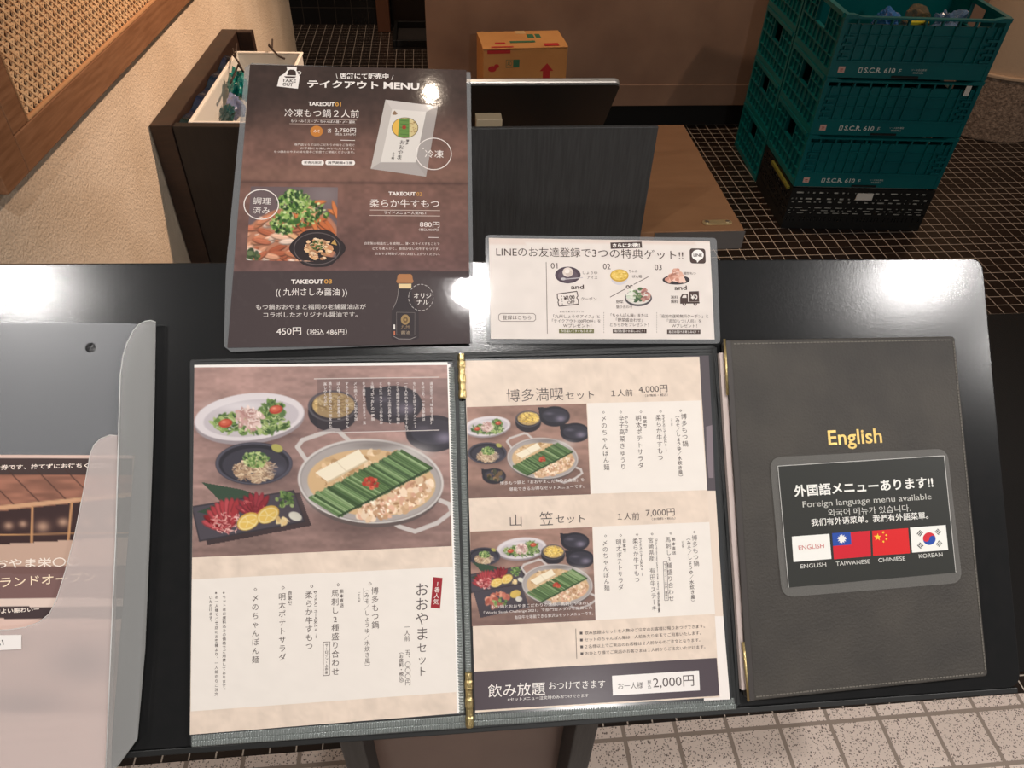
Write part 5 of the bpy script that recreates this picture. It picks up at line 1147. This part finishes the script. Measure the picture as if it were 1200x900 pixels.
# ------------------------------------------------------------------ flyer inside the clear folder
def flyer(z):
    s = Sheet(lambda x, y: loc(x, y, z)); Wt = (246, 232, 220)
    def pic(X, Y):
        p = Paint(X, Y, (222, 192, 180))
        p.mix(((Y > 537) & (Y < 557 - 0.0 * X)) * 1.0, (66, 50, 48))
        b = (Y >= 556) & (Y < 603 - 0.10 * X); p.mix(b * 1.0, (148, 100, 82)); n = vnoise(X, Y, 20, 4, 5); p.I[b] *= (0.85 + 0.3 * n[b])[:, None]
        for x0 in (-60, -25, 8, 42, 76, 112): p.line([(x0, 550), (x0 + 62, 612)], 1.1, (66, 42, 36))
        p.line([(-30, 598), (170, 578)], 5, (206, 160, 124)); p.mix(((Y > 599 - 0.11 * X) & (Y < 640 - 0.06 * X)) * 1.0, (58, 38, 38))
        p.line([(38, 594), (37, 637)], 3, (190, 140, 98)); p.line([(84, 590), (80, 633)], 3, (190, 140, 98)); p.line([(-20, 627), (160, 624)], 1.5, (196, 146, 100))
        for x, y, r in ((10, 616, 7), (27, 614, 6), (50, 617, 10), (74, 612, 8), (102, 612, 9), (130, 610, 8)): p.glow(x, y, r, r * 0.8, (208, 168, 140), 0.8)
        p.mix(((Y >= 638 - 0.06 * X) & (Y < 672)) * 1.0, (196, 164, 146)); p.mix(((Y >= 663) & (Y < 705)) * 0.75, (92, 62, 62))
        p.mix(((Y >= 701) & (Y < 712)) * 1.0, (226, 204, 192)); p.mix(((Y >= 711) & (Y < 725)) * 1.0, (70, 56, 58))
        d = Y >= 738; p.mix(d * 1.0, (196, 166, 156)); p.glow(98, 776, 40, 24, (84, 60, 70), 1.0); p.glow(24, 826, 60, 18, (92, 66, 74), 0.9); p.glow(20, 770, 30, 16, (216, 186, 172), 0.6); p.glow(110, 812, 26, 12, (222, 196, 184), 0.7)
        p.mix(np.clip((Y - 832) / 8, 0, 1), (228, 202, 192)); p.mix(np.clip((X - 154) / 2, 0, 1) * (Y < 745) * 1.0, (160, 138, 126))
        return p.I
    q = ((-60, 532.6), (158, 533.5), (149, 742), (130, 905))
    s.image(((-70, 532.6), (158, 533.5), (128, 905), (-70, 912)), 190, 250, pic, 0)
    s.text('クーポン券です、捨てずにお待ちください', -34, 551.4, 131, 547.8, 6, Wt, 4, 0.02)
    s.text('もつ鍋おおやま栄〇〇', -76, 668, 94, 663.6, 11.4, Wt, 4, 0.01); s.text('グランドオープン', -18, 690, 112, 681.4, 12.5, (250, 226, 196), 4, 0.01)
    s.text('ー心地よい賑わいー', -22, 720.6, 46, 716.6, 6, Wt, 4, 0.02)
    for i in range(4): s.line([(-20, 846 + 13 * i), (100 - 6 * i, 840 + 13 * i)], 0.7, (190, 164, 156), 3)
    return s.build('flyer', print_mat('flyer_print', 0.5, 0.3, 0.2, 0.03), None, z)

# ================================================================== the stand and what lies on it
stand = thing('menu_stand', 'black sloping menu stand on a boxed pedestal in the middle of the picture', 'stand', BM)
bl_, br2 = loc(150, 883), loc(1200, 802)
UR, ULF = 0.4035, -0.565
vt = float(loc(600, 305.5)[1]); vbr = float(loc(1198, 800)[1]); vbl = float(loc(200, 880)[1]); vb = (vbr + vbl) / 2 - 0.001
tr1, tr0 = loc(1153, 312), loc(1196, 790)
MB().prism(rquad([(ULF, vb), (float(tr0[0]), vb), (float(tr1[0]), vt), (ULF, vt)], 0.013, 6), -0.018, -0.0005).build('board', M_BLACK, stand, bevel=0.0012)
lip = MB(); lip.box(ULF + 0.01, float(tr0[0]) - 0.004, vb - 0.005, vb - 0.0002, -0.016, -0.0001); lip.build('ledge', M_BLACKPL, stand, bevel=0.0006)
# pedestal, standing upright on the floor
WB = stand.matrix_world.inverted()
def under(x, y):                    # height of the underside of the board above floor point (x, y)
    o = BO - BN * 0.0188; return float(o[2] - (BN[0] * (x - o[0]) + BN[1] * (y - o[1])) / BN[2])
Yp = 0.38
xa, xb = float(py(403, 890, Yp)[0]), float(py(692, 890, Yp)[0]); xc, xd = float(py(440, 880, Yp + 0.045)[0]), float(py(656, 880, Yp + 0.045)[0])
for x0, x1 in ((xa, xc), (xd, xb)):
    zf = min(under(x0, Yp), under(x1, Yp)) - 0.002
    MB().prism_x([(Yp, 0.03), (Yp + 0.20, 0.03), (Yp + 0.20, zf + 0.20 * 0.885), (Yp, zf)], x0, x1).build('side_panel', M_BLACKWOOD, stand, matrix=Matrix.Identity(4), bevel=0.002)
z1 = min(under(xc, Yp + 0.045), under(xd, Yp + 0.045)) - 0.004
MB().box(xc + 0.0005, xd - 0.0005, Yp + 0.045, Yp + 0.065, 0.03, z1).build('centre_panel', mat('brown_panel', rgb(120, 96, 84), 0.4, col2=rgb(108, 84, 74), nscale=5), stand, matrix=Matrix.Identity(4))
MB().box(xa, xb, Yp, Yp + 0.20, 0.0005, 0.0295).build('base_plate', M_BLACK, stand, matrix=Matrix.Identity(4), bevel=0.003)
for o in stand.children:
    if o.name.split('.')[0] in ('side_panel', 'centre_panel', 'base_plate'): o.matrix_parent_inverse = WB; o.matrix_basis = Matrix.Identity(4)

# ------------------------------------------------------------------ open menu binder
M_COVER = mat('black_cover', rgb(26, 28, 29), 0.5, bump=0.2, bscale=600)
M_SEAM = mat('silver_grey_seam', rgb(138, 144, 142), 0.26, 0.35, bump=0.3, bscale=900, spec=0.8)
M_SLEEVE = mat('clear_black_sleeve', rgb(58, 60, 62), 0.18, spec=0.6)
menu = thing('open_menu', 'open menu folder with two printed pages in clear sleeves, lying on the black stand', 'menu', BM)
L = lambda pts, z=0.003: [tuple(loc(x, y, z)) for x, y in pts]
cl = L([(222, 421), (540, 413), (549, 855), (222, 876)]); cr = L([(541, 413), (838.5, 404), (866, 829), (550, 855)])
MB().prism(rquad(cl, 0.003), 0.0003, 0.0026).build('cover', M_COVER, menu, bevel=0.0006)
MB().prism(rquad(cr, 0.003), 0.0003, 0.0026).build('cover', M_COVER, menu, bevel=0.0006)
def seam(name, p, q, w, z, n, parent, m=M_SEAM):
    """ribbed binding strip from p to q"""
    p, q = np.array(p), np.array(q); d = (q - p) / n; nn = np.array([-d[1], d[0]]); nn = nn / np.linalg.norm(nn) * w / 2; b = MB(); V = []; F = []
    for i in range(2 * n + 1):
        c = p + d * i / 2; h = z + (0.0011 if i % 2 else 0.0004)
        for k, e in ((-1, 0), (-0.6, h - z), (0.6, h - z), (1, 0)): V.append((*(c + nn * k), z + e))
    for i in range(2 * n):
        for k in range(3): F.append((4 * i + k, 4 * i + k + 1, 4 * i + 5 + k, 4 * i + 4 + k))
    b.add(V, F); o = b.build(name, m, parent); return o
for cov, pts in ((0, [(226, 428), (530, 424.5), (541.5, 836.5), (222, 862)]), (1, [(543.5, 421), (833, 416), (857, 822), (556, 838)])):
    MB().prism(L(pts), 0.0028, 0.0036).build('sleeve', M_SLEEVE, menu)
ends = lambda a, b, z=0.004: (loc(*a, z), loc(*b, z))
p, q = ends((224, 865.5), (549, 842.5)); seam('seam', p, q, 0.0052, 0.0030, 110, menu); p, q = ends((224, 872.5), (549, 850)); seam('seam', p, q, 0.0044, 0.0027, 110, menu)
p, q = ends((556, 840.5), (861, 822)); seam('seam', p, q, 0.0052, 0.0030, 110, menu); p, q = ends((556, 848.5), (863, 828.5)); seam('seam', p, q, 0.0044, 0.0027, 110, menu)
p, q = ends((528.5, 430), (541, 836)); seam('seam', p, q, 0.0052, 0.0037, 130, menu)
p, q = ends((541.5, 470), (549, 790)); seam('seam', p, q, 0.0048, 0.0031, 110, menu)
p, q = ends((228, 425.5), (530, 420.5)); seam('seam', p, q, 0.0032, 0.0030, 4, menu, M_COVER)
p, q = ends((545, 417.5), (834, 410.5)); seam('seam', p, q, 0.0032, 0.0030, 4, menu, M_COVER)
left_page(menu, 0.0042)
under_page(menu, 0.0040)
right_page(menu, 0.0048)
for y0, y1, xs in ((415, 467, (540.5, 542)), (788, 852, (549, 550.5))):
    a, b = loc(xs[0], y0, 0.006), loc(xs[1], y1, 0.006); clip = MB(); n = 7
    pts = [a + (b - a) * i / 24 for i in range(25)]
    clip.tube([(*c, 0.0062) for c in pts], [0.0029 + (0.0005 if (i // 4) % 2 else 0.0) for i in range(25)], 10)
    clip.build('gold_clip', M_GOLD, menu, smooth=False)
# stray strings of the cover edge at its corners are part of the cover binding
p, q = ends((838.5, 407), (866, 826)); seam('edge_binding', p, q, 0.0035, 0.0027, 3, menu, M_COVER)

# ------------------------------------------------------------------ closed grey menu
zc = 0.0115
M_LEATHER = mat('taupe_leather', rgb(61, 56, 50), 0.64, col2=rgb(48, 44, 40), nscale=16, detail=8, bump=0.3, bscale=500)
em = thing('closed_menu', 'closed taupe grey menu with gold word on its cover, right of the open menu', 'menu', BM)
q = L([(850, 398.5), (1119, 394), (1158, 792.5), (877, 822)], zc)
MB().prism(rquad(q, 0.004), 0.0085, zc).build('front_cover', M_LEATHER, em, bevel=0.0012)
MB().prism(rquad(q, 0.004), 0.0004, 0.003).build('back_cover', M_LEATHER, em, bevel=0.0008)
pg = L([(842, 414), (1108, 408), (1145, 782), (868, 808)], 0.006)
MB().prism(pg, 0.0032, 0.0083).build('inner_pages', mat('pinkish_pages', rgb(214, 196, 190), 0.6), em)
sp = L([(849.5, 399), (856, 398.8), (884, 820.5), (876, 822)], zc)
MB().prism(sp, zc + 0.0002, zc + 0.0016).build('spine_roll', mat('dark_spine', rgb(52, 46, 43), 0.5), em, bevel=0.0006)
for y0, y1, xs in ((397.5, 463, (848.5, 852)), (752, 821, (870.5, 876.5))):
    a, b = loc(xs[0], y0, zc), loc(xs[1], y1, zc)
    m = MB(); m.tube([(*a, zc + 0.001), (*(a + (b - a) * 0.5), zc + 0.0015), (*b, zc + 0.001)], 0.0011, 10); m.build('gold_clip', M_GOLD, em, smooth=True)
M_STITCH = mat('pale_stitching', rgb(108, 103, 95), 0.7)
def stitches(a, b, n, name='stitching'):
    a, b = loc(*a, zc), loc(*b, zc); m = MB(); d = (b - a) / n; u = d / np.linalg.norm(d); w = np.array([-u[1], u[0]]) * 0.00045
    for i in range(n):
        p0, p1 = a + d * i, a + d * (i + 0.72); m.prism([tuple(p0 + w), tuple(p0 - w), tuple(p1 - w), tuple(p1 + w)], zc + 0.0001, zc + 0.0005)
    m.build(name, M_STITCH, em)
stitches((886, 816.5), (1153, 788.5), 70); stitches((1117, 400), (1154.5, 786), 96); stitches((860, 403), (1114, 398.5), 64)
t = MB(); v, f = glyphs('English', 0.012); lo, hi = v.min(0), v.max(0); qn = (v - lo) / (hi - lo)
a, b = loc(971.5, 527.5, zc), loc(1034.5, 524.5, zc); e = b - a; upv = np.array([-e[1], e[0]]) / np.linalg.norm(e) * np.linalg.norm(loc(971.5, 504.5, zc) - a)
t.add([(*(a + x * e + y * upv), zc + 0.0003) for x, y in qn], f); t.build('gold_lettering', mat('gold_lettering_foil', rgb(208, 178, 110), 0.36, 1.0, bump=0.4, bscale=900), em)
language_card(zc + 0.0016)

# ------------------------------------------------------------------ poster and coupon card
takeout_poster()
coupon_card()

# ------------------------------------------------------------------ clear folder with a flyer
fol = thing('clear_folder', 'frosted clear plastic folder with a curved pocket, lying at the left end of the stand', 'folder', BM)
M_FROST = clear_mat('frosted_plastic', rgb(146, 148, 152), 0.43, 0.3)
M_POCKET = clear_mat('frosted_pocket', rgb(222, 208, 204), 0.42, 0.3)
M_STRIP = clear_mat('frosted_strip', rgb(164, 164, 162), 0.42, 0.3)
zf0, zf1, zf2 = 0.0032, 0.0085, 0.0100
hole = loc(106, 407.5, zf0)
back = L([(-80, 377.5), (150, 379), (176, 381), (172, 640), (160, 866), (130, 905), (-80, 905)], zf0)
ho = [(hole[0] + 0.0042 * math.cos(t_), hole[1] + 0.0042 * math.sin(t_)) for t_ in np.linspace(0, 2 * math.pi, 25)[:-1]]
import bmesh
def sheet_with_hole(name, outer, inner, z0, z1, m, parent):
    from mathutils.geometry import tessellate_polygon
    pts = list(outer) + list(inner); tri = tessellate_polygon([[Vector((*p, 0)) for p in outer], [Vector((*p, 0)) for p in inner]])
    b = MB(); n = len(pts); b.add([(*p, z0) for p in pts] + [(*p, z1) for p in pts], [tuple(t)[::-1] for t in tri] + [tuple(i + n for i in t) for t in tri])
    no, ni = len(outer), len(inner); b.f += [(i, (i + 1) % no, n + (i + 1) % no, n + i) for i in range(no)] + [(no + i, n + no + i, n + no + (i + 1) % ni, no + (i + 1) % ni) for i in range(ni)]
    return b.build(name, m, parent)
sheet_with_hole('back_sheet', back, ho, zf0 - 0.0005, zf0, M_FROST, fol)
cur = [(137.5, 510.5), (128, 510), (118, 514), (110.5, 521), (106, 531), (98, 575), (88, 625), (77, 668), (66, 703), (58, 719), (46, 729), (30, 735), (10, 738), (-80, 741)]
MB().prism(L(cur + [(-80, 905), (130, 905), (136, 700)], zf1), zf1 - 0.0005, zf1).build('pocket', M_POCKET, fol)
strip = [(170, 376.5), (177, 375.5), (182.5, 377.5), (181, 470), (175, 640), (170, 760), (161, 866), (133, 905), (124, 905), (129, 780), (136, 620), (141, 440), (144, 418), (149, 402), (156, 388), (163, 380)]
MB().prism(L(strip, zf2), zf2 - 0.0006, zf2).build('edge_strip', M_STRIP, fol)
ed = [(124, 905), (129, 780), (136, 620), (141, 440), (144, 418), (149, 402), (156, 388), (163, 380), (170, 376.5), (177, 375.5), (182.5, 377.5)]
m = MB(); m.tube([(*p, zf2) for p in L(ed, zf2)], 0.0005, 6); m.build('bright_edge', mat('bright_edge', rgb(206, 206, 204), 0.3), fol, smooth=True)
m = MB(); m.tube([(*p, zf1) for p in L(cur, zf1)], 0.0004, 6); m.build('pocket_edge', mat('pocket_edge', rgb(206, 200, 196), 0.3), fol, smooth=True)
st = MB(); zst = zf1 + 0.0006; st.prism(L([(-30, 745), (25, 744), (25, 760.6), (-30, 763.5)], zst), zst - 0.0004, zst)
lab = st.build('white_sticker', mat('white_sticker', rgb(236, 230, 226), 0.5), fol)
g = MB(); v, f = glyphs('さい', 0.015); lo, hi = v.min(0), v.max(0); qn = (v - lo) / (hi - lo); a, b = loc(-13, 759, zst), loc(4.5, 758, zst); e = b - a; upv = np.array([-e[1], e[0]]) / np.linalg.norm(e) * np.linalg.norm(loc(-13, 749, zst) - a)
g.add([(*(a + x * e + y * upv), zst + 0.0002) for x, y in qn], f); g.build('lettering', mat('black_print', rgb(40, 38, 38), 0.6), lab)
fl = flyer(0.0040); fl.matrix_world = BM
tag(fl, 'printed flyer with restaurant picture inside the clear folder', 'flyer')

# ------------------------------------------------------------------ tidy up
bpy.data.objects.remove(_to); bpy.data.curves.remove(_tc)
bpy.context.view_layer.update()
